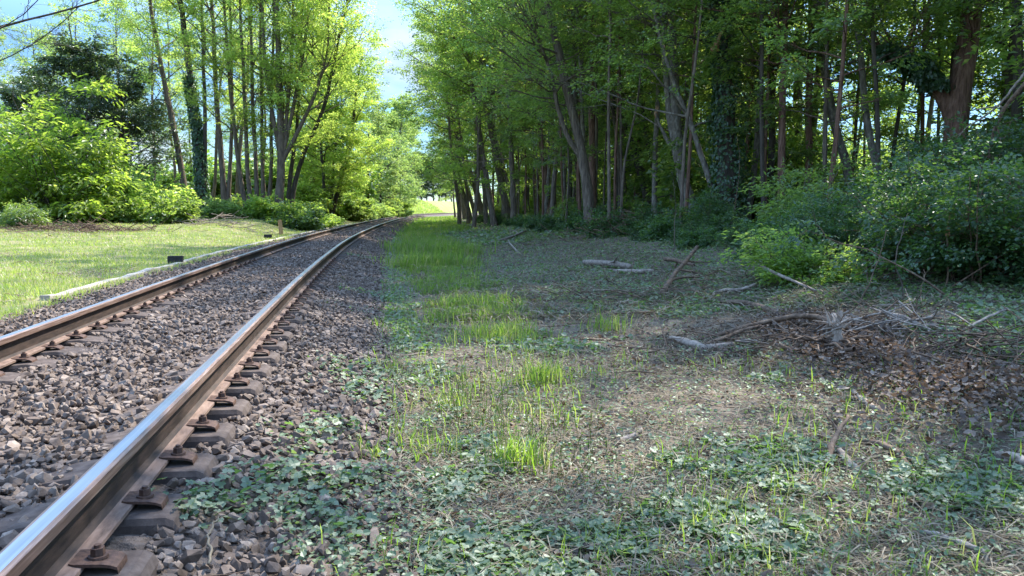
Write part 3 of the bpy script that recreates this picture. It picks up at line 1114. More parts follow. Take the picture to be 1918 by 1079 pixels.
def pxpath(pts, d, dz=None):
    return [P(px, py, d) for px, py in pts]


# ------------------------------------------------------------------ right-hand forest edge: the trunks one can tell apart
EDGE = dict(t0=.24, t1=.97, n1=32, L=3.5, el=(.05, .75), m2=5, ns=4, M=17, leaf=.12, lw=.5, sl=.6, up=.12, droop=.2, tw=1.0, shape=[.55, .8, 1.25, .8], pow=.8, bias=(math.pi * 1.15, .4))


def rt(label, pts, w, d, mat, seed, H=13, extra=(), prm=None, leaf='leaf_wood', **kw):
    p = dict(EDGE)
    p.update(prm or {})
    r0 = w * d / FPX / 2 * .86
    tr = [dict(path=pxpath(pts, d), r0=r0 * 1.05, r1=r0 * .25)]
    for e in extra:
        e = dict(e)
        pp = e.pop('pts')
        e['path'] = pxpath(pp, d + e.pop('dd', 0))
        e['r0'] = e.pop('w') * d / FPX / 2
        e.setdefault('ground', False)
        tr.append(e)
    return make_tree('forest_tree', label, tr, p, M[leaf], M[mat], seed, 'trees along the forest edge right of the track', H=H, **kw)


FARP = dict(leaf=.16, M=13, n1=24)
MIDP = dict(leaf=.13, M=16, n1=26)
rt('leaning thin dark trunk farthest along the right forest edge', [(872, 405), (857, 300), (845, 215), (838, 150)], 11, 78, 'bark', 101, 18, prm=FARP, leaf='leaf_wood_light')
rt('slim trunk leaning left, second from the far end of the right edge', [(908, 414), (880, 330), (858, 270), (843, 205), (835, 140)], 14, 60, 'bark', 102, 18,
   extra=[dict(pts=[(884, 345), (868, 280), (858, 220), (852, 150)], w=8, H=13)], prm=FARP, leaf='leaf_wood_light')
rt('pair of close thin leaning stems just before the far bend', [(893, 411), (866, 320), (850, 255), (838, 205)], 9, 68, 'bark', 103, 18,
   extra=[dict(pts=[(882, 409), (862, 340), (850, 280), (844, 220)], w=8, ground=True, H=12)], prm=FARP, leaf='leaf_wood_light')
rt('long thin trunk sweeping up left above the grass strip', [(927, 418), (907, 311), (893, 220), (880, 133), (862, 22)], 13, 46, 'bark', 104, 18, prm=MIDP, leaf='leaf_wood_light')
rt('dark forked trunk with two close tops left of the straight red trunk', [(951, 402), (929, 289), (918, 235), (907, 182)], 15, 48, 'bark', 105, 18,
   extra=[dict(pts=[(925, 270), (922, 200), (925, 150), (932, 60)], w=9, H=14), dict(pts=[(964, 395), (945, 320), (925, 240), (912, 150), (899, 60), (885, 0)], w=8, ground=True, H=14)], prm=MIDP, leaf='leaf_wood_light')
rt('straight slender reddish trunk standing clear of the bushes', [(1029, 425), (1024, 350), (1018, 289), (1014, 220), (1013, 156), (1006, 80), (996, 4)], 16, 42, 'bark_red', 106, 18, prm=MIDP)
rt('curved grey-brown trunk bending up left behind the low bushes', [(1107, 440), (1100, 340), (1085, 267), (1072, 215), (1053, 147), (1040, 80), (1022, 4)], 23, 27, 'bark', 107, 18,
   extra=[dict(pts=[(1090, 300), (1060, 250), (1045, 200)], w=11, H=8)])
rt('straight dark trunk rising behind the curved grey-brown one', [(1109, 440), (1108, 330), (1106, 220), (1107, 67), (1104, 0)], 17, 29, 'bark_red', 108, 18)
rt('thin upright trunk between the curved and the straight dark trunk', [(1118, 400), (1085, 240), (1076, 169), (1073, 90), (1071, 22)], 13, 31, 'bark', 109, 18)
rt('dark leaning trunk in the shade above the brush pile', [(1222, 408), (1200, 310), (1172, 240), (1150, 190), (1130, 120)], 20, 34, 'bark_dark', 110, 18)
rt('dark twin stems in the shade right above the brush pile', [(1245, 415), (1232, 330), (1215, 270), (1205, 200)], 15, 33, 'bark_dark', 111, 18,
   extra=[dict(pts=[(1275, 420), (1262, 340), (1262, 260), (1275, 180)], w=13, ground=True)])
rt('big pale grey trunk with a second stem beside it', [(1303, 448), (1290, 380), (1272, 310), (1267, 240), (1262, 156), (1257, 80), (1252, 0)], 27, 24, 'bark_pale', 112, 18,
   extra=[dict(pts=[(1276, 330), (1256, 230), (1246, 100), (1240, 0)], w=15, H=14), dict(pts=[(1268, 290), (1248, 260), (1232, 225), (1228, 212)], w=11, H=0, prm=dict(n1=1, M=0))])
rt('pale crooked stem leaning across in front of the ivy column', [(1372, 446), (1338, 365), (1316, 300), (1303, 255), (1284, 205), (1270, 180)], 15, 22.5, 'bark_pale', 113, 9, prm=dict(n1=10))
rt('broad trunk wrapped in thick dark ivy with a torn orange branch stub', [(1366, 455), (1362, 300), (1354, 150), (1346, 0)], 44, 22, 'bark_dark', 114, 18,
   ivy=dict(n=9000, h1=.75, puff=.42, leaf=.095))
rt('reddish trunk forking into two near the top edge', [(1466, 452), (1465, 330), (1466, 241), (1468, 140), (1470, 87), (1471, 0)], 17, 20.5, 'bark_red', 115, 18,
   extra=[dict(pts=[(1470, 100), (1456, 55), (1440, 0)], w=11, H=12)])
rt('ivy-covered column standing between broad ivy trunk and reddish fork', [(1413, 430), (1411, 280), (1410, 150), (1409, 0)], 22, 27, 'bark_dark', 116, 18,
   ivy=dict(n=6000, h1=.8, puff=.26, leaf=.1))
rt('straight brown trunk just right of the reddish fork', [(1514, 420), (1516, 300), (1517, 193), (1519, 90), (1519, 0)], 16, 22, 'bark_red', 117, 18)
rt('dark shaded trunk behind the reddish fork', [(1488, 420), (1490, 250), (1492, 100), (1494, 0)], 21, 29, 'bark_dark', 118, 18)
rt('slanted mottled grey trunk leaning up left', [(1598, 345), (1582, 290), (1560, 217), (1546, 120), (1538, 60), (1531, 0)], 20, 22, 'bark_pale', 119, 18)
rt('slightly crooked mottled trunk left of the large red fork', [(1662, 395), (1640, 310), (1628, 255), (1616, 169), (1613, 87), (1604, 40), (1596, 0)], 16, 20, 'bark_pale', 120, 18)
rt('large red-brown trunk with an ivy-topped fork at far right', [(1784, 330), (1786, 260), (1788, 217), (1800, 150), (1811, 96), (1825, 0)], 50, 18, 'bark_red', 121, 18,
   extra=[dict(pts=[(1788, 222), (1770, 180), (1743, 145), (1700, 112), (1660, 95), (1637, 82)], w=32, H=0, prm=dict(n1=8, t0=.5, L=1.6, el=(.6, 1.1)))],
   ivy=dict(n=5000, h0=.3, h1=.95, puff=.3, leaf=.1, on=(0, 1)))
rt('dark trunk half hidden by leaves at the right picture edge', [(1905, 330), (1900, 200), (1906, 100), (1900, 0)], 22, 17, 'bark_dark', 122, 16)
# torn ends and dead limbs
rgx = np.random.default_rng(77)


def stick(name, label, cat, pts, radii, mat, seed, forks=0, group=None, sides=7, torn=False, wb=.008):
    rng = np.random.default_rng(seed)
    pts = np.array(pts, float)
    path = smooth_path(pts, max(8, 5 * len(pts)), rng, wb)
    rad = np.interp(np.linspace(0, 1, len(path)), np.linspace(0, 1, len(radii)), radii)
    mb = MB()
    tubes(mb, path[None], rad[None], sides, rough=.09, rng=rng, caps=True)
    if forks:
        s = rng.uniform(.25, .9, (1, forks))
        q, tg = interp_path(path[None], s)
        q, tg = q[0], tg[0]
        L = np.linalg.norm(path[-1] - path[0]) * rng.uniform(.15, .4, forks)
        D = unit(tg + rng.normal(0, .6, (forks, 3)) * np.array([1, 1, .35]))
        pp = grow(q, D, L, 6, .15, np.zeros(forks), rng)
        r = np.interp(s[0], np.linspace(0, 1, len(rad)), rad) * .55
        tubes(mb, pp, r[:, None] * np.linspace(1, .25, 6)[None], 5)
    o = build(mb, name, mat, origin=tuple(path[0]))
    tag(o, label, cat, group)
    return o


def torn_end(parent_px, d, dx, dy, w, seed, parent):
    """splintered orange wood at the end of a broken branch, child of its tree"""
    rng = np.random.default_rng(seed)
    mb = MB()
    a, b = P(*parent_px, d), P(parent_px[0] + dx, parent_px[1] + dy, d)
    n = 7
    p0 = a + rng.normal(0, w * .35, (n, 3))
    p1 = a + (b - a) * rng.uniform(.6, 1.1, (n, 1)) + rng.normal(0, w * .4, (n, 3))
    s4 = np.linspace(0, 1, 4)[None, :, None]
    tubes(mb, p0[:, None] * (1 - s4) + p1[:, None] * s4, np.tile(np.array([.5, .42, .25, .03]) * w, (n, 1)), 4, smooth=False)
    build(mb, 'torn_branch_stub', M['wood_torn'], parent, np.array(parent.location))


trees_by_label = {o.get('label'): o for o in S.objects if o.get('label')}
torn_end((1338, 92), 21.3, 16, -42, .13, 5, trees_by_label['broad trunk wrapped in thick dark ivy with a torn orange branch stub'])
torn_end((1228, 216), 24, 4, -20, .08, 6, trees_by_label['big pale grey trunk with a second stem beside it'])

GD = 'pale dead branches at the right edge'
stick('dead_branch', 'long pale dead branch slanting down left at the right edge', 'branch', [P(1925, 130, 13), P(1880, 190, 13.2), P(1850, 215, 13.4), P(1808, 240, 13.6), P(1790, 262, 13.7)],
      [.022, .018, .008], M['wood_pale'], 9, 4, GD)
stick('dead_branch', 'thicker brown leaning branch below the long pale one at right edge', 'branch', [P(1925, 150, 12), P(1893, 190, 12.2), P(1868, 230, 12.4), P(1850, 300, 12.6)], [.032, .028, .02],
      M['wood_brown'], 10, 2, GD)
stick('dead_branch', 'short horizontal pale dead branch crossing the slanting one', 'branch', [P(1830, 205, 13), P(1860, 200, 13), P(1890, 201, 13)], [.014, .012, .007], M['wood_pale'], 12, 1, GD)

# ------------------------------------------------------------------ deep wood behind: prototypes and copies
def proto_tree(name, label, H, r, prm, leafm, barkm, seed, group, lean=.4, nst=1, rough=.05, stemname='trunk', loc=None):
    rng = np.random.default_rng(seed)
    loc = np.array([0, 0, 0.0]) if loc is None else np.array([*loc, float(terr(*loc))])
    tr = []
    for s in range(nst):
        a = rng.uniform(0, 6.28)
        o = np.array([math.cos(a), math.sin(a), 0]) * (0 if s == 0 else rng.uniform(.2, .5))
        l = rng.normal(0, lean, 2)
        z = np.linspace(0, 1, 6)
        tr.append(dict(path=[loc + o + np.array([l[0] * q + rng.normal(0, .06 * H / 10), l[1] * q + rng.normal(0, .06 * H / 10), H * q]) for q in z], r0=r * rng.uniform(.7, 1.1), r1=r * .15))
    return make_tree(name, label, tr, prm, M[leafm], M[barkm], seed, group, H=H, stemname=stemname if nst == 1 else 'stem', rough=rough)


def place(protos, spots, seed, labels=None, s0=.85, s1=1.15, sink=0.0):
    rng = np.random.default_rng(seed)
    used = set()
    out = []
    for i, (x, y) in enumerate(spots):
        pr = protos[i % len(protos)]
        z = float(terr(x, y)) - sink
        rz, sc = rng.uniform(0, 6.28), rng.uniform(s0, s1)
        if pr.name not in used:
            used.add(pr.name)
            pr.location = (x, y, z)
            pr.rotation_euler = (0, 0, rz)
            pr.scale = (sc, sc, sc)
            o = pr
        else:
            o = copy_tree(pr, (x, y, z), rz, sc)
        if labels:
            o['label'] = labels[i] if isinstance(labels, list) else labels
        out.append(o)
    return out


DEEP = dict(t0=.1, t1=.97, n1=30, L=2.8, el=(.0, .9), m2=5, ns=4, M=11, leaf=.17, lw=.5, sl=.65, up=.1, droop=.2)
GB = 'trees deeper in the wood on the right'
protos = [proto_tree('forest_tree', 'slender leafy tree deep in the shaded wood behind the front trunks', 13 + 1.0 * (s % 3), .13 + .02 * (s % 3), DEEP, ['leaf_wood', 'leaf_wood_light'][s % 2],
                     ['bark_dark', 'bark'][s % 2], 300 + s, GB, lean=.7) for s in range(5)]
rg = np.random.default_rng(31)
spots = []
for row, (u0, step) in enumerate(((11.5, 4.2), (15.5, 4.6), (20, 5.6), (26, 8))):
    yv = 8 + row * 1.7
    while yv < 95:
        yj, uj = yv + rg.normal(0, 1.1), u0 + rg.normal(0, 1.2)
        xx = uj + float(dev(yj))
        if math.atan2(xx, yj) - YAW < .72 and not (yj < 19 and uj < 13.5):
            spots.append((xx, yj))
        yv += step * (1 + .004 * yv)
spots += [(14, 10.5), (18, 12), (16.5, 7), (21, 15), (13, 7.5), (19, 9.5), (24, 12)]  # extra trees beyond the right frame edge, added to shade the brambles
spots += [(14.8, 13.2), (13.8, 12), (16.8, 14.6), (18.5, 17)]  # more unseen trees outside the frame, added to keep sun off the brambles
place(protos, spots, 32)
OUTP = dict(DEEP, t0=.42, L=4.2, M=13, keep=.7, n1=28, leaf=.13, shape=[.9, 1.1, 1, .5], bias=(math.pi * 1.1, .4))
po = [proto_tree('forest_tree', 'unseen tall tree added so its crown shades the clearing', 16, .17, OUTP, 'leaf_wood_light', 'bark', 360 + s, 'unseen trees added right of the picture for shade', lean=.5) for s in range(2)]
place(po, [(10.5, 9.2), (12.6, 10.9)], 34)  # out-of-frame trees, added for the shade their high crowns cast on the clearing
FRONT = dict(t0=.34, t1=.97, n1=20, L=2.2, el=(.1, .9), m2=4, ns=4, M=16, leaf=.12, lw=.5, sl=.5, up=.12, droop=.2)
pf = [proto_tree('forest_tree', 'slim bare-stemmed tree in the front row of the right wood', 13 + s, [.075, .1, .085, .065][s], FRONT, ['leaf_wood_light', 'leaf_wood'][s % 2], ['bark', 'bark_pale', 'bark_red', 'bark'][s], 370 + s,
                 'slim trees in the front row of the right wood', lean=.9) for s in range(4)]
rg = np.random.default_rng(380)
sp = []
for y in np.concatenate([np.arange(20, 40, 1.0), np.arange(40, 75, 1.6)]):
    y_ = y + rg.normal(0, .5)
    sp.append((rg.uniform(6.9, 9.6) - .02 * max(0, y - 35) + float(dev(y_)) + (1.4 if y < 23 else 0), y_))
place(pf, sp, 64)

# overhanging trees along the far right edge that close the view
NEARFAR = dict(DEEP, t0=.2, leaf=.17, n1=36, L=3.6, el=(-.05, .9), M=16)
protos2 = [proto_tree('forest_tree', 'leafy tree overhanging the far path on the right', 15, .16, NEARFAR, 'leaf_wood_light', 'bark', 340 + s, 'trees overhanging the far path on the right', lean=1.0) for s in range(3)]
sp = [(u + float(dev(y)), y) for u, y in ((5.6, 50), (4.8, 58), (5.8, 66), (4.6, 75), (4.8, 86), (4.4, 97), (5.0, 110), (6.6, 43), (4.5, 46), (4.1, 57), (7.6, 36), (8.5, 54), (8, 71))]
place(protos2, sp, 33)

# ------------------------------------------------------------------ shrubs and brambles of the right edge


def make_shrub(name, label, R, H, nst, leafm, barkm, seed, group, prm=None, cat='shrub'):
    rng = np.random.default_rng(seed)
    root = empty(name, (0, 0, 0))
    tag(root, label, cat, group)
    wood, lm = MB(), MB()
    az = rng.uniform(0, 6.28, nst)
    el = rng.uniform(.5, 1.4, nst)
    D = np.stack([np.cos(az) * np.cos(el), np.sin(az) * np.cos(el), np.sin(el)], -1)
    P0 = np.stack([rng.normal(0, R * .22, nst), rng.normal(0, R * .22, nst), np.full(nst, -.1)], -1)
    L = rng.uniform(.6, 1.1, nst) * np.where(el > 1, H, (R + H) * .55)
    p1 = grow(P0, D, L, 8, .12, rng.uniform(-.35, .0, nst), rng)
    tubes(wood, p1, (.006 + .004 * L)[:, None] * np.linspace(1, .2, 8)[None], 5)
    q = dict(ns=5, M=16, leaf=.08, lw=.6, sl=.35, m2=5, droop=.1, tilt=.45)
    q.update(prm or {})
    m2 = q['m2']
    s = rng.uniform(.2, 1, (nst, m2))
    c, tg = interp_path(p1, s)
    d2 = unit(tg * .5 + rng.normal(0, .6, (nst, m2, 3)) * np.array([1, 1, .5])).reshape(-1, 3)
    c = c.reshape(-1, 3)
    L2 = rng.uniform(.25, .6, len(c)) * (.4 + .25 * H)
    p2 = grow(c, d2, L2, 5, .15, np.full(len(c), .05), rng)
    tubes(wood, p2, np.full(len(c), .005)[:, None] * np.linspace(1, .3, 5)[None], 4)
    s3 = rng.uniform(.2, 1.02, (len(c), q['ns']))
    cc, tg = interp_path(p2, s3)
    cc = cc.reshape(-1, 3)
    dd = unit(tg.reshape(-1, 3) * np.array([1, 1, .4]) + rng.normal(0, .5, (len(cc), 3)) * np.array([1, 1, .4]) - Z * q['droop'])
    ok = cc[:, 2] > .02
    sprays(lm, cc[ok], dd[ok], q['M'], q['sl'], q['leaf'], rng, q['lw'], q['tilt'], .1, q.get('tpl', DIAMOND))
    build(wood, 'stems', M[barkm], root)
    build(lm, 'leaves', M[leafm], root)
    return root


GU = 'understorey bushes at the foot of the right-hand wood'
und = [make_shrub('woodland_bush', 'leafy green bush at the foot of the shaded wood', 1.5, 1.9 + .4 * s, 26, ['leaf_wood', 'leaf_bramble', 'leaf_wood'][s], 'bark', 400 + s, GU,
                  dict(M=15, leaf=.1, sl=.4)) for s in range(3)]
rg = np.random.default_rng(41)
spots = []
for y in np.arange(17, 70, 1.9):
    for u0 in (8.3, 11, 14.5):
        if rg.random() < (.5 if u0 < 10 else .8):
            yy_ = y + rg.normal(0, .6)
            spots.append((u0 + rg.normal(0, .7) + float(dev(yy_)) + (0 if y > 22 else 1.2), yy_))
place(und, spots, 42, None, .28, .75)
edge = [make_shrub('woodland_bush', 'low leafy bush along the clearing edge', 1.0, .9, 20, 'leaf_bramble', 'bark', 420 + s, 'low bushes along the clearing edge', dict(M=15, leaf=.08, sl=.3, ns=4)) for s in range(2)]
spots = []
for y in np.arange(11.5, 60, 1.5):
    u0 = np.interp(y, [11, 16, 25, 40, 60], [7.0, 7.6, 7.2, 6.6, 6.4])
    spots.append((u0 + rg.normal(0, .4) + float(dev(y)), y + rg.normal(0, .4)))
place(edge, spots, 43, None, .45, 1.0)

GBR = 'dense brambles on the right'
br = [make_shrub('bramble_bush', 'x', 1.5, 1.6 + .5 * s, 40, ['leaf_bramble', 'leaf_bramble', 'leaf_ivy'][s], 'wood_brown', 440 + s, GBR, dict(M=15, leaf=.06, lw=.75, sl=.32, m2=6, ns=5, tpl=OVAL, droop=.05), cat='bramble') for s in range(3)]
BS = [(7.2, 7.6, .95, 'bramble with broad leaves nearest the right picture edge'),
      (7.4, 8.9, .85, 'bramble mound just behind the nearest one at right'),
      (6.9, 10.4, .55, 'low bramble under the slanted grey trunk, left of the dead brown canes'),
      (8.6, 9.8, 1.05, 'tall bramble thicket against the right picture edge'),
      (8.4, 11.6, .65, 'bramble mound behind the dead brown canes'),
      (10.2, 11.4, 1.05, 'tall bramble below the pale dead branches'),
      (7.6, 12.8, .4, 'small bramble below the straight brown trunk'),
      (9.6, 13.6, .6, 'bramble between the slanted grey and crooked mottled trunks'),
      (11.6, 13.2, 1.1, 'high bramble bank hiding the base of the large red fork'),
      (7.6, 14.8, .36, 'small bramble in front of the ivy-covered column'),
      (9.2, 16.2, .4, 'small bramble at the foot of the reddish forked trunk'),
      (11.5, 16.0, .6, 'bramble just in front of the crooked mottled trunk'),
      (13.0, 14.6, .95, 'bramble crowding round the large red fork'),
      (7.3, 17.0, .32, 'small bramble at the foot of the big pale grey trunk')]
for o, (x, y, sc, lb) in zip(place(br, [(b[0], b[1]) for b in BS], 45), BS):
    o['label'] = lb
    o.scale = (sc, sc, sc)
# light green leafy sprays hanging in front of the reddish fork
hs = make_shrub('woodland_bush', 'bright leafy young bush in front of the reddish forked trunk', .9, 2.2, 22, 'leaf_wood', 'bark', 460, None, dict(M=18, leaf=.1, lw=.38, sl=.45, ns=4))
q = hit(1485, 462)
hs.location = (q[0], q[1], q[2])
hs2 = make_shrub('woodland_bush', 'fresh green low bush left of the dead brown twigs', .8, .8, 20, 'leaf_wood_light', 'bark', 461, None, dict(M=16, leaf=.075, lw=.5, sl=.3, ns=4))
q = hit(1500, 530)
hs2.location = (q[0], q[1], q[2])

# ------------------------------------------------------------------ left side trees
LOC = dict(t0=.24, t1=.98, n1=30, L=3.2, el=(.35, 1.15), m2=6, ns=5, M=24, leaf=.15, lw=.45, sl=.75, up=.25, droop=.1, shape=[.6, 1, .95, .5], tw=1.2)


def lt(name, label, stems, d, mat, seed, H=20, prm=None, leaf='leaf_locust', stemname='trunk', **kw):
    p = dict(LOC)
    p.update(prm or {})
    tr = []
    for s in stems:
        s = dict(s)
        pp = s.pop('pts')
        dd = d + s.pop('dd', 0)
        s['path'] = pxpath(pp, dd)
        s['r0'] = s.pop('w') * dd / FPX / 2
        tr.append(s)
    return make_tree(name, label, tr, p, M[leaf], M[mat], seed, 'tall trees on the left of the track', H=H, stemname=stemname, **kw)


lt('locust_tree', 'tall slim trunk curving up left, left of the ivy-clad twin', [dict(pts=[(345, 352), (335, 280), (318, 200), (300, 110), (285, 20)], w=13)], 46, 'bark_left', 501, prm=dict(n1=20, M=17, t0=.32))
lt('locust_tree', 'tall tree with dark ivy-clad lower trunk and thin twin stem',
   [dict(pts=[(378, 360), (372, 280), (365, 230), (355, 160), (345, 80), (335, 0)], w=17), dict(pts=[(383, 358), (384, 280), (383, 200), (380, 100), (378, 0)], w=9)], 45, 'bark_dark', 502,
   prm=dict(n1=16, M=17, t0=.36), ivy=dict(n=3500, h1=.42, puff=.2, leaf=.14), stemname='stem')
lt('locust_tree', 'straight dark trunk between ivy-clad tree and stem clump', [dict(pts=[(421, 380), (415, 300), (408, 200), (403, 100), (398, 0)], w=12),
                                                                             dict(pts=[(428, 378), (434, 270), (436, 180), (432, 60)], w=8)], 45, 'bark_left', 503, prm=dict(n1=18, M=18, t0=.25), stemname='stem')
lt('locust_tree', 'clump of many slim stems left of the thick brown trunk',
   [dict(pts=[(464, 405), (450, 330), (438, 230), (428, 130), (420, 0)], w=9), dict(pts=[(474, 407), (464, 320), (462, 220), (455, 110)], w=9), dict(pts=[(482, 408), (480, 300), (474, 200), (472, 80)], w=9),
    dict(pts=[(492, 408), (492, 300), (490, 190), (488, 70)], w=8), dict(pts=[(501, 408), (508, 310), (508, 200), (512, 60)], w=8)], 44, 'bark_left', 504, prm=dict(n1=15, M=16, t0=.16), stemname='stem')
lt('locust_tree', 'thick brown trunk branching into a fan of stems near the post',
   [dict(pts=[(522, 408), (524, 345), (528, 290), (526, 180), (520, 60)], w=17), dict(pts=[(527, 300), (540, 200), (548, 100), (550, 0)], w=8, ground=False),
    dict(pts=[(529, 290), (550, 200), (566, 110), (576, 30)], w=8, ground=False), dict(pts=[(530, 300), (566, 230), (592, 170), (608, 120)], w=9, ground=False, H=12),
    dict(pts=[(526, 300), (506, 200), (494, 100), (490, 0)], w=9, ground=False)], 43, 'bark_left', 505, prm=dict(n1=20, M=18, t0=.2, L=3.4), stemname='stem')
lt('locust_tree', 'dark stems leaning right beside the thick brown trunk',
   [dict(pts=[(543, 406), (552, 340), (570, 280), (592, 240), (610, 190)], w=10), dict(pts=[(536, 406), (545, 330), (556, 250), (562, 150)], w=9)], 45, 'bark_dark', 506, H=15, prm=dict(n1=20, M=18, t0=.25, L=3.2), stemname='stem')
YEL = dict(n1=30, M=24, t0=.14, L=2.7, el=(.15, 1.0), leaf=.17, m2=6)
lt('locust_tree', 'small yellow-green tree with thin straight trunk past the fan of stems', [dict(pts=[(606, 402), (607, 340), (600, 270), (598, 200)], w=7)], 58, 'bark_dark', 507, H=12, prm=YEL)
lt('locust_tree', 'yellow-green tree with a forked trunk leaning right over the track', [dict(pts=[(620, 402), (640, 330), (656, 265), (664, 200)], w=10), dict(pts=[(618, 402), (624, 340), (628, 280), (632, 200)], w=7)],
   60, 'bark_dark', 508, H=13, prm=YEL, stemname='stem')
lt('locust_tree', 'yellow-green tree with very thin trunk nearest the bend', [dict(pts=[(634, 402), (637, 340), (640, 280), (640, 200)], w=6)], 66, 'bark_dark', 509, H=13, prm=YEL)
lt('locust_tree', 'tall bright crown rising behind the forked yellow-green tree', [dict(pts=[(585, 400), (588, 300), (592, 200), (596, 100)], w=10)], 64, 'bark_left', 510, H=21, prm=dict(YEL, L=2.9))
lt('locust_tree', 'tall pale green tree at the right end of the left row', [dict(pts=[(622, 395), (620, 300), (612, 200), (604, 100)], w=9)], 74, 'bark_left', 511, H=20, prm=dict(YEL, L=2.7))
lt('locust_tree', 'half hidden tall tree behind the clump of slim stems', [dict(pts=[(452, 395), (448, 300), (462, 200), (468, 100)], w=9)], 56, 'bark_left', 512, H=22, prm=dict(n1=22, M=14, t0=.3, L=3.6))

# far trees where the track disappears
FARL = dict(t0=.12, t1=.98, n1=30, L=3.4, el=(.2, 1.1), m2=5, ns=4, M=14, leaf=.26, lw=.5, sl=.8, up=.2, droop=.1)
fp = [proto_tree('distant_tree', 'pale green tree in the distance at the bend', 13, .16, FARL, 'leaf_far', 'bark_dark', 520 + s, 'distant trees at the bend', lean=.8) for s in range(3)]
sp = []
for px, d in ((715, 92), (733, 98), (748, 104), (725, 112), (740, 118), (700, 100), (690, 88), (752, 122)):
    q = P(px, 390, d)
    sp.append((q[0], q[1]))
place(fp, sp, 53, None, .85, 1.1)
# the dark wood far beyond the field
dw = [proto_tree('distant_tree', 'dark bluish tree in the far wood beyond the field', 14, .3, dict(FARL, leaf=.5, L=5, sl=1.2, M=14), 'leaf_dark', 'bark_dark', 540 + s, 'far wood beyond the field', lean=.6) for s in range(2)]
sp = []
for px, d in ((790, 250), (800, 262), (812, 250), (822, 258), (835, 250), (846, 262), (860, 255), (778, 262), (870, 270), (765, 258)):
    q = P(px, 385, d)
    sp.append((q[0], q[1]))
place(dw, sp, 55, None, .8, 1.0)

# dark evergreens and the trees behind them on the left
EVG = dict(t0=.04, t1=.98, n1=60, L=3.8, el=(.0, .8), m2=6, ns=4, M=17, leaf=.2, lw=.42, sl=.6, up=.15, droop=.15, shape=[1, 1, .75, .25])
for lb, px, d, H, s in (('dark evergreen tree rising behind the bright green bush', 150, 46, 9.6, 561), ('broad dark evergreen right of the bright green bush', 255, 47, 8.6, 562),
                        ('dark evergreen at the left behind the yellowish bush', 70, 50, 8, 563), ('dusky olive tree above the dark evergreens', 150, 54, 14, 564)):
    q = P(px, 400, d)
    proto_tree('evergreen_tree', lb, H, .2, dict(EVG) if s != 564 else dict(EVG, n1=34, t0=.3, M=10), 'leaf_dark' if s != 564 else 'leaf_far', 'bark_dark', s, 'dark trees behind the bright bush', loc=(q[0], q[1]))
BK = dict(LOC, n1=28, M=13, ns=4, leaf=.2, t0=.16, keep=.9)
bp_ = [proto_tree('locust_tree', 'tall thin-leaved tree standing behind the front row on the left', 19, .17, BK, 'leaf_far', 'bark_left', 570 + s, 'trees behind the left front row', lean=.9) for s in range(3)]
sp = []
for px, d in ((-40, 62), (20, 70), (90, 66), (160, 72), (225, 64), (285, 60), (330, 70), (395, 66), (440, 74), (500, 64), (540, 78), (580, 82), (250, 84), (360, 90), (120, 86), (470, 92)):
    q = P(px, 400, d)
    sp.append((q[0], q[1]))
place(bp_, sp, 57, None, .8, 1.1)

# a far hedge of trees closes the view under the crowns on both sides
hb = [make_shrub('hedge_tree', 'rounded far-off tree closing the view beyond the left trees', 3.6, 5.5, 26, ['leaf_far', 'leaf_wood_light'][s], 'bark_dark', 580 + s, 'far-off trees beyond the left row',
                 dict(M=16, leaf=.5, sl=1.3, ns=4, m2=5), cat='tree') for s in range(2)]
sp = []
for px in range(-60, 640, 27):
    q = P(px, 400, 88 + 12 * math.sin(px * .7))
    sp.append((q[0], q[1]))
place(hb, sp, 58, None, .9, 1.4)
hb2 = [make_shrub('hedge_tree', 'rounded sunlit tree glimpsed at the back of the right-hand wood', 3.4, 5.0, 26, ['leaf_wood_light', 'leaf_locust'][s], 'bark_dark', 590 + s, 'sunlit trees at the back of the right wood',
                  dict(M=16, leaf=.36, sl=1.1, ns=4, m2=5), cat='tree') for s in range(2)]
sp = []
for y in range(8, 100, 5):
    sp.append((39 + 3 * math.sin(y * 1.3) + float(dev(y)), y + 1.5 * math.sin(y)))
for y in range(104, 190, 7):
    sp.append((17 + 4 * math.sin(y * 1.3) + float(dev(y)), float(y)))
place(hb2, sp, 59, None, .9, 1.4)
hb3 = [make_shrub('woodland_bush', 'tall leafy bush in the middle of the right-hand wood', 2.4, 4.6, 26, ['leaf_wood', 'leaf_wood_light'][s], 'bark_dark', 595 + s, 'tall bushes inside the right wood',
                  dict(M=18, leaf=.2, sl=.8, ns=4, m2=5)) for s in range(2)]
rg = np.random.default_rng(600)
sp = []
for y in range(12, 85, 4):
    for u0 in (13.5, 18, 25):
        if u0 < 15 and y < 22:
            continue
        sp.append((u0 + rg.normal(0, 1.6) + float(dev(y)), y + rg.normal(0, 1)))
place(hb3, sp, 60, None, .6, 1.2)
POLE = dict(t0=.2, t1=.98, n1=18, L=1.9, el=(.1, .9), m2=4, ns=4, M=18, leaf=.12, lw=.5, sl=.5, up=.12, droop=.2)
pp = [proto_tree('forest_tree', 'thin pole-like young tree between the larger trunks of the right wood', 12 + s, .06 + .012 * s, POLE, ['leaf_wood', 'leaf_wood_light', 'leaf_wood'][s], ['bark', 'bark_dark', 'bark_red'][s], 610 + s,
                 'thin young trees of the right wood', lean=1.0) for s in range(3)]
sp = []
while len(sp) < 85:
    y, u = 16 + 50 * rg.random() ** 1.2, rg.uniform(7.6, 19)
    if y < 20 and u < 10:
        continue
    sp.append((u + float(dev(y)), y))
place(pp, sp, 63)

# bright bushes and low growth on the left
def put(o, px, py, sc=1.0, d=None, rz=0.0):
    q = hit(px, py) if d is None else P(px, py, d)
    o.location = (q[0], q[1], float(terr(q[0], q[1])))
    o.scale = (sc, sc, sc)
    o.rotation_euler = (0, 0, rz)
    return o


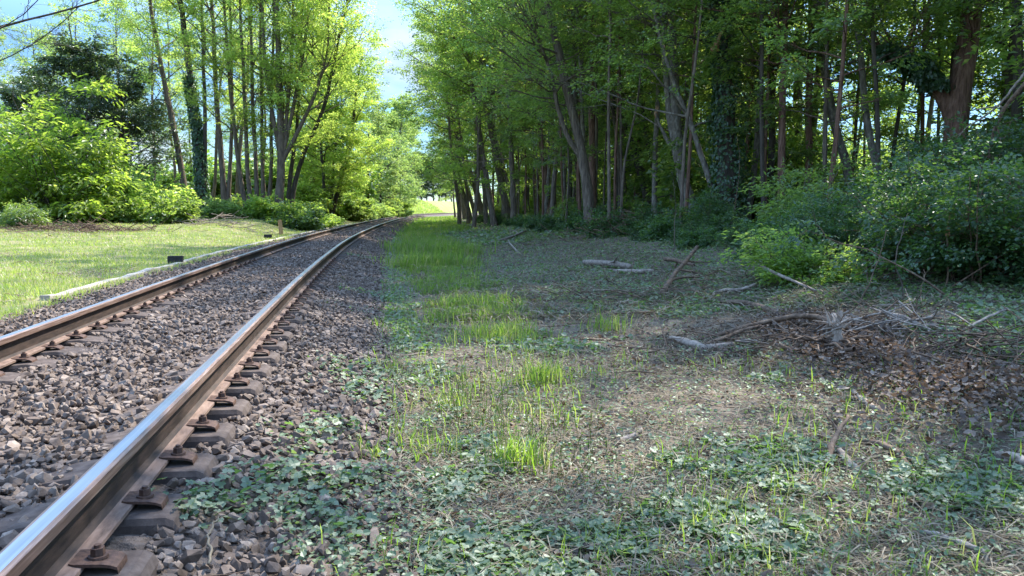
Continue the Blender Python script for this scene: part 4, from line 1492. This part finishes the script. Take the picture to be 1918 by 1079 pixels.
BP = dict(M=18, leaf=.27, lw=.45, sl=.9, m2=4, ns=4, tilt=.4, droop=.25)
put(make_shrub('leafy_bush', 'tall bright green leafy bush in the sun at left', 2.3, 6.4, 40, 'leaf_bright', 'bark_dark', 601, None, BP, cat='bush'), 105, 410, d=34)
put(make_shrub('leafy_bush', 'bright yellowish bush cut by the left picture edge', 2.0, 6.0, 28, 'leaf_bright', 'bark_dark', 602, None, BP, cat='bush'), -25, 410, d=35)
put(make_shrub('leafy_bush', 'rounded lime green bush right of the tall bright one', 2.0, 2.7, 32, 'leaf_locust', 'bark_dark', 603, None, dict(BP, leaf=.22), cat='bush'), 215, 408, d=35)
put(make_shrub('leafy_bush', 'low lime green bush stretching toward the slim curved trunk', 1.7, 2.0, 30, 'leaf_bright', 'bark_dark', 604, None, dict(BP, leaf=.22), cat='bush'), 278, 405, d=36)
put(make_shrub('leafy_bush', 'small dark green tuft-like bush at the lawn edge', .45, 1.0, 40, 'leaf_wood', 'bark', 605, None, dict(M=14, leaf=.12, lw=.2, sl=.3), cat='bush'), 46, 425)
lowp = [make_shrub('leafy_bush', 'low green bush in the undergrowth under the left trees', 1.4, 1.3, 26, ['leaf_wood_light', 'leaf_far', 'leaf_wood'][s], 'bark', 620 + s, 'undergrowth below the left trees',
                   dict(M=18, leaf=.15, sl=.45), cat='bush') for s in range(3)]
sp = []
rg = np.random.default_rng(61)
for px in list(range(-10, 600, 33)):
    q = P(px + rg.normal(0, 8), 400, rg.uniform(40, 50))
    sp.append((q[0], q[1]))
for px in list(range(20, 330, 38)):
    q = P(px + rg.normal(0, 6), 405, rg.uniform(33, 36))
    sp.append((q[0], q[1]))
place(lowp, sp, 62, None, .6, 1.15)
bank = [make_shrub('leafy_bush', 'rounded sunlit shrub on the bank by the bend', 2.2, 2.6, 40, ['leaf_locust', 'leaf_far'][s], 'bark', 640 + s, 'shrubs on the bank by the bend', dict(M=20, leaf=.2, sl=.5), cat='bush') for s in range(2)]
sp = []
for px, d in ((560, 56), (585, 60), (610, 66), (640, 68), (655, 70), (668, 74), (682, 78), (700, 82), (716, 86), (730, 90), (742, 94), (600, 72), (630, 76), (660, 84)):
    q = P(px, 395, d)
    sp.append((q[0], q[1]))
place(bank, sp, 63, None, .7, 1.1)

# bare limb reaching in at the top left from a tree outside the frame
tb = make_tree('bare_tree', 'bare thin branches reaching in at the top left corner', [dict(path=[(-9.8, 9.5, 0), (-9.6, 9.6, 2.5), (-9.4, 9.7, 5.5), (-9.2, 9.8, 8)], r0=.14, r1=.05)],
               dict(t0=.5, n1=6, L=1.6, el=(.3, .9), m2=3, ns=1, M=0, leaf=.05), M['leaf_far'], M['bark_dark'], 701, None, H=8.2)
mb = MB()
rng = np.random.default_rng(702)
lm = MB()
for pts, r in (([(-140, 130), (0, 44), (60, 36), (110, 22), (190, 4), (260, -30)], .03), ([(-140, 160), (0, 118), (60, 82), (110, 50), (150, 10)], .016), ([(-140, 60), (0, 58), (40, 40), (70, 10), (90, -30)], .016)):
    pth = smooth_path([np.array([-9.45, 9.68, 4.6])] + [P(a, b_, 11.5) for a, b_ in pts], 24, rng, .01)
    tubes(mb, pth[None], (r * np.linspace(1.2, .35, 24))[None], 6)
    s = rng.uniform(.35, 1, (1, 22))
    q, tg = interp_path(pth[None], s)
    D = unit(tg[0] + rng.normal(0, .7, (22, 3)))
    L = rng.uniform(.2, .7, 22)
    p2 = grow(q[0], D, L, 5, .2, np.zeros(22), rng)
    tubes(mb, p2, np.full((22, 1), .0045) * np.linspace(1, .4, 5)[None], 4)
    s = rng.uniform(.3, 1, (22, 4))
    q, tg = interp_path(p2, s)
    D = unit(tg + rng.normal(0, .8, tg.shape)).reshape(-1, 3)
    p3 = grow(q.reshape(-1, 3), D, rng.uniform(.08, .3, len(D)), 4, .2, np.zeros(len(D)), rng)
    tubes(mb, p3, np.full((len(D), 1), .0025) * np.linspace(1, .5, 4)[None], 3)
    sprays(lm, p3[::3, -1], D[::3], 5, .06, .03, rng)
build(mb, 'limb', M['bark_dark'], tb, np.array(tb.location))
build(lm, 'young_leaves', M['leaf_far'], tb, np.array(tb.location))

# ------------------------------------------------------------------ branches, logs and twigs lying about


def lying(name, label, cat, px, wpx, mat, seed, forks=0, lift=.0, group=None, torn=False):
    pts = []
    for i, q in enumerate(px):
        h = hit(q[0], q[1])
        pts.append(h + Z * ((q[2] if len(q) > 2 else 0) + lift))
    d = np.linalg.norm(np.mean(pts, 0) - CAM)
    r = np.array(wpx, float) * d / FPX / 2 * 1.2
    for i, pnt in enumerate(pts):
        pnt[2] += r[min(i, len(r) - 1)] * .7 + .022
    return stick(name, label, cat, pts, r, M[mat], seed, forks, group, wb=.004)


GF = 'fallen branches and logs on the clearing'
lying('fallen_log', 'short whitish peeled log at the left end of the long branch', 'log', [(1256, 642), (1290, 652), (1318, 662)], [9, 13, 11], 'wood_fresh', 1, 0, 0, GF)
lying('fallen_log', 'short tan log lying right of the whitish peeled one', 'log', [(1322, 660), (1345, 657), (1372, 652)], [9, 9, 8], 'wood_pale', 2, 0, 0, GF)
lying('fallen_branch', 'long brown curved branch running into the splintered stump', 'branch', [(1300, 642), (1340, 640, .03), (1390, 628, .05), (1440, 622, .07), (1490, 628, .15), (1530, 640, .2), (1556, 652, .2), (1575, 660, .1)],
      [5, 6, 7, 7, 8, 8, 7, 5], 'wood_brown', 3, 4, 0, GF)
lying('fallen_branch', 'thin brown branch under the long curved one', 'branch', [(1310, 655), (1350, 650, .04), (1390, 640, .08), (1425, 635, .1)], [4, 6, 6, 4], 'wood_brown', 4, 3, 0, GF)
lying('fallen_log', 'grey log lying far back near the low bushes', 'log', [(1095, 499), (1140, 502), (1180, 507)], [10, 10, 8], 'wood_pale', 5, 1, .02, GF)
lying('fallen_log', 'second grey log beside the far back one', 'log', [(1150, 513), (1190, 515), (1224, 513)], [7, 8, 7], 'wood_pale', 6, 1, 0, GF)
lying('fallen_branch', 'dark branch with orange torn end leaning by the bushes', 'branch', [(1240, 558), (1262, 530, .1), (1290, 515, .25), (1305, 505, .35)], [9, 8, 7, 6], 'wood_brown', 7, 4, 0, GF)
lying('fallen_branch', 'brown broken branch lying left beside the dark branch with torn end', 'branch', [(1245, 500, .1), (1265, 505, .12), (1300, 512, .1)], [6, 6, 4], 'wood_brown', 8, 2, 0, GF)
lying('fallen_branch', 'thin pale curved branch in front of the green bush', 'branch', [(1418, 540, .28), (1450, 548, .22), (1490, 556, .15), (1528, 562, .08)], [6, 5, 4, 3], 'wood_pale', 9, 1, 0, GF)
lying('fallen_branch', 'pale forked stick below the thin curved branch', 'branch', [(1340, 552), (1365, 556, .05), (1390, 555, .05), (1415, 548, .08)], [5, 6, 5, 4], 'wood_pale', 10, 3, 0, GF)
lying('fallen_branch', 'reddish brown branch behind the long curved branch', 'branch', [(1345, 572), (1390, 578, .03), (1430, 587, .03), (1458, 594)], [6, 9, 8, 6], 'wood_brown', 11, 3, 0, GF)
lying('fallen_log', 'pale bent branch right of the splintered stump', 'branch', [(1648, 602, .05), (1690, 610, .05), (1730, 620), (1755, 636)], [5, 7, 7, 6], 'wood_pale', 12, 2, 0, GF)
lying('fallen_branch', 'thin pale stick pointing up right near the brambles', 'branch', [(1800, 625), (1840, 615, .05), (1885, 604, .1)], [4, 4, 3], 'wood_pale', 13, 1, 0, GF)
lying('fallen_log', 'pale log lying in the leaves below the stump', 'log', [(1597, 742), (1620, 760), (1644, 778)], [8, 10, 8], 'wood_fresh', 14, 0, 0, GF)
lying('fallen_branch', 'brown stick standing aslant in the ground leaves', 'branch', [(1552, 884), (1560, 862, .04), (1572, 845, .09), (1586, 830, .13)], [9, 9, 7, 5], 'wood_brown', 15, 1, 0, GF)
lying('fallen_log', 'short pale log crossing the slanting brown stick', 'log', [(1572, 858), (1590, 876), (1608, 896)], [11, 12, 10], 'wood_fresh', 16, 0, 0, GF)
lying('fallen_branch', 'brown branch running down right from the crossed sticks', 'branch', [(1612, 836), (1650, 848, .02), (1685, 868, .02), (1712, 896)], [8, 9, 9, 6], 'wood_brown', 17, 3, 0, GF)
lying('fallen_branch', 'reddish stick near the right edge above the pale splinter', 'branch', [(1838, 800), (1850, 820), (1862, 846)], [9, 8, 5], 'wood_brown', 18, 1, 0, GF)
lying('fallen_log', 'pale splintered wood at the right picture edge', 'log', [(1868, 862), (1895, 872), (1925, 884)], [8, 14, 12], 'wood_fresh', 19, 2, 0, GF)
lying('fallen_branch', 'short whitish stick left of the log below the stump', 'branch', [(1420, 709), (1440, 717), (1457, 726)], [6, 6, 4], 'wood_pale', 20, 0, 0, GF)
lying('fallen_branch', 'thin grey forked twig in the lower middle of the clearing', 'branch', [(1338, 852), (1362, 885), (1385, 915), (1420, 938)], [4, 6, 6, 4], 'wood_pale', 21, 3, 0, GF)
lying('fallen_branch', 'straight grey stick crossing the lower right corner', 'branch', [(1728, 1008), (1780, 1032, .02), (1830, 1058, .03), (1850, 1066)], [6, 8, 8, 6], 'wood_pale', 22, 3, 0, GF)
lying('fallen_branch', 'grey stick at the bottom edge right of the middle', 'branch', [(1420, 1034), (1450, 1052), (1485, 1085)], [7, 9, 9], 'wood_pale', 23, 2, 0, GF)
lying('fallen_branch', 'short dark twig beside the bright grass tuft', 'branch', [(985, 900), (1010, 912), (1042, 922)], [4, 4, 3], 'wood_brown', 24, 1, 0, GF)
lying('fallen_branch', 'weathered stick left of the crossed sticks', 'branch', [(1155, 838), (1180, 828), (1202, 814)], [8, 8, 6], 'wood_pale', 25, 1, 0, GF)
lying('fallen_branch', 'thin white dry stalk on the near ballast', 'branch', [(398, 1085), (396, 1050, .02), (402, 1025, .03), (412, 1005, .02)], [4, 4, 3, 2], 'straw', 26, 0, .03, None)
lying('fallen_branch', 'thin brown branch far back on the bare litter', 'branch', [(1085, 640), (1130, 642), (1165, 643)], [3, 4, 3], 'wood_brown', 27, 1, 0, GF)
lying('fallen_branch', 'dark thin branch lying along the low bushes far back', 'branch', [(905, 462), (950, 452, .05), (985, 440, .12)], [3, 4, 3], 'wood_pale', 28, 3, 0, GF)
lying('fallen_branch', 'long thin grey branch beside the low far bushes', 'branch', [(950, 450), (960, 468, .05), (975, 480)], [3, 3, 3], 'wood_pale', 29, 1, 0, GF)

# splintered stump: root log, torn trunk and splinters
sc_ = hit(1562, 672)
st = empty('splintered_stump', tuple(sc_))
tag(st, 'torn splintered stump with fan of pale splinters among dead leaves', 'stump', None)
ppm = np.linalg.norm(sc_ - CAM) / FPX


def sp_pt(px, py, back=0.0):
    q = ray(px, py)
    q = q / np.linalg.norm(q)
    return CAM + q * (np.linalg.norm(sc_ - CAM) + back)


rng = np.random.default_rng(88)
mb = MB()
pth = smooth_path([sp_pt(1537, 652, .1), sp_pt(1552, 668, 0), sp_pt(1566, 684, -.1), sp_pt(1578, 694, -.16)], 12, rng, .004)
tubes(mb, pth[None], (np.array([7, 9, 11, 11, 11, 11, 11, 11, 10, 9, 8, 5]) * ppm * 1.1)[None], 9, rough=.12, rng=rng, caps=True)
build(mb, 'root', M['wood_fresh'], st, sc_)
mb = MB()
for pts, w in (([(1556, 676), (1562, 640), (1566, 612), (1560, 588)], 9), ([(1570, 680), (1572, 645), (1568, 610), (1574, 582)], 8), ([(1578, 672), (1583, 650), (1584, 638)], 6), ([(1560, 668), (1549, 640), (1552, 606)], 7)):
    pth = smooth_path([sp_pt(a, b_, rng.normal(0, .03)) for a, b_ in pts], 10, rng, .004)
    tubes(mb, pth[None], (np.linspace(w, w * .35, 10) * ppm * 1.25)[None], 6, smooth=False, rough=.15, rng=rng, caps=True)
build(mb, 'torn_trunk', M['wood_fresh'], st, sc_)
mb = MB()
n = 30
a0 = rng.normal(-.2, .95, n)
p0 = np.array([sp_pt(1566 + rng.normal(0, 8), 612 + rng.normal(0, 5), rng.normal(0, .06)) for _ in range(n)])
D = RGT[None] * np.sin(a0)[:, None] + Z * np.cos(a0)[:, None] * .9 + rng.normal(0, .25, (n, 3))
p = grow(p0, unit(D), rng.uniform(.06, .2, n), 4, .1, np.full(n, -.1), rng)
tubes(mb, p, rng.uniform(.006, .016, (n, 1)) * np.array([[1, .8, .5, .15]]), 4, smooth=False)
build(mb, 'splinters', M['wood_fresh'], st, sc_)
mb = MB()
n = 34
az = rng.uniform(0, 6.28, n)
D = np.stack([np.cos(az), np.sin(az), rng.normal(.12, .25, n)], -1)
c0 = sc_ + np.stack([rng.normal(0, .16, n), rng.normal(0, .14, n), rng.uniform(.03, .22, n)], -1)
L = rng.uniform(.25, .75, n)
p = grow(c0 - D * L[:, None] * .4, unit(D), L, 8, .3, rng.normal(-.1, .15, n), rng)
p[..., 2] = np.maximum(p[..., 2], terr(p[..., 0], p[..., 1]) + .01)
tubes(mb, p, rng.uniform(.006, .02, (n, 1)) * np.linspace(1, .3, 8)[None], 6, rough=.1, rng=rng)
build(mb, 'torn_roots', M['wood_brown'], st, sc_)

# standing stakes and stalks
o = stick('broken_sapling', 'snapped sapling with torn orange top among the brambles', 'sapling', [P(1764, 600, 8.9), P(1768, 520, 8.9), P(1774, 440, 8.9)], [.013, .012, .011], M['wood_brown'], 41, 0)
torn_end((1774, 441), 8.9, 5, -38, .026, 42, o)
VT = 'thin bare saplings standing in the undergrowth'
for i, (pts, lb) in enumerate(((((1712, 590), (1722, 550), (1730, 505)), 'thin bare stem leaning right in front of the brambles'),
                               (((1262, 470), (1266, 380), (1258, 320)), 'bare pale stem left of the broad ivy trunk'),
                               (((1362, 450), (1378, 380), (1386, 300), (1380, 255)), 'curved pale vine hanging before the broad ivy trunk'),
                               (((1488, 470), (1500, 430), (1545, 390)), 'forked grey stem at the foot of the straight brown trunk'),
                               (((1600, 580), (1640, 500), (1660, 430)), 'long thin stem arching up out of the green bush'),
                               (((1690, 560), (1672, 500), (1700, 400)), 'thin stem rising through the dead brown twigs'),
                               (((1225, 440), (1245, 400), (1300, 365)), 'pale dead limb slanting above the brush pile'))):
    b0 = hit(*pts[0])
    d = float((b0 - CAM) @ FWD)
    w = [b0 - Z * .05] + [P(a, b_, d) for a, b_ in pts[1:]]
    stick('bare_sapling', lb, 'sapling', w, [.006 + d * .0004, .006, .003], M['bark' if i % 2 else 'wood_brown'], 50 + i, 2, VT)


def brush_pile(label, c, rx, ry, h, n, mat, seed, r=.008):
    rng = np.random.default_rng(seed)
    mb = MB()
    x, y = c[0] + rng.normal(0, rx * .5, n), c[1] + rng.normal(0, ry * .5, n)
    z = terr(x, y) + rng.uniform(0, h, n) * np.exp(-((x - c[0]) / rx) ** 2 - ((y - c[1]) / ry) ** 2) + .01
    az = rng.uniform(0, 6.28, n)
    D = np.stack([np.cos(az), np.sin(az), rng.normal(0, .25, n)], -1)
    L = rng.uniform(.4, 1.3, n) * min(1.0, rx)
    p = grow(np.stack([x, y, z], -1) - D * L[:, None] * .5, D, L, 6, .12, rng.normal(0, .08, n), rng)
    p[..., 2] = np.maximum(p[..., 2], terr(p[..., 0], p[..., 1]) + .005)
    tubes(mb, p, rng.uniform(.4, 1.3, (n, 1)) * r * np.linspace(1, .35, 6)[None], 5)
    o = build(mb, 'brush_pile', mat, origin=(c[0], c[1], float(terr(c[0], c[1]))))
    if h > .15:
        tag(o, label, 'brush pile', 'piles of cut twigs')
    else:
        o.name = 'twig_litter'
        tag(o, label, 'twigs', kind='stuff')


brush_pile('wide pile of cut twigs at the foot of the dark shaded trunks', hit(1190, 440), 2.6, 1.5, .8, 260, M['wood_brown'], 1, .014)
brush_pile('heap of dead brown bramble canes before the brambles', hit(1730, 520) + np.array([.3, .6, 0]), 1.0, .8, .9, 240, M['wood_brown'], 2, .006)
brush_pile('low tangle of pale torn sticks along the brown leaf heap', hit(1640, 630), .8, .5, .16, 55, M['wood_pale'], 8, .01)
brush_pile('rough tangle of sticks at the bramble edge right of the leaf heap', hit(1850, 690), .8, .7, .25, 110, M['wood_brown'], 9, .008)
brush_pile('twigs strewn around the splintered stump', hit(1500, 640), 1.5, .8, .12, 130, M['wood_brown'], 3, .006)
brush_pile('scattered cut sticks in front of the dark branch with torn end', hit(1180, 560), 1.8, 1.3, .1, 110, M['wood_brown'], 4, .007)
brush_pile('dead pale twigs under the left stem clump', hit(430, 424), 2.2, 1.2, .5, 90, M['wood_pale'], 5, .015)
brush_pile('brown heap of raked dry grass stems at the lawn edge on the left', hit(150, 432), 2.6, 1.0, .22, 240, M['wood_brown'], 6, .016)

# single small twigs on the clearing
GT = 'small twigs scattered on the clearing'
rg = np.random.default_rng(91)
tw = []
for s in range(4):
    o = stick('fallen_twig', 'small fallen twig lying on the clearing', 'twig', [(-.18, 0, .01), (-.05, .02, .018), (.08, -.01, .02), (.2, .02, .008)], [.007, .006, .003], M[['wood_pale', 'wood_brown'][s % 2]], 900 + s, 2, GT)
    tw.append(o)
sp = []
while len(sp) < 90:
    x, y = polar(1, 2.6, 15, rg, -.05, .9)
    u = x[0] - float(dev(y[0]))
    if .4 < u < 6:
        sp.append((float(x[0]), float(y[0])))
place(tw, sp, 92, None, .4, 1.5, -.012)
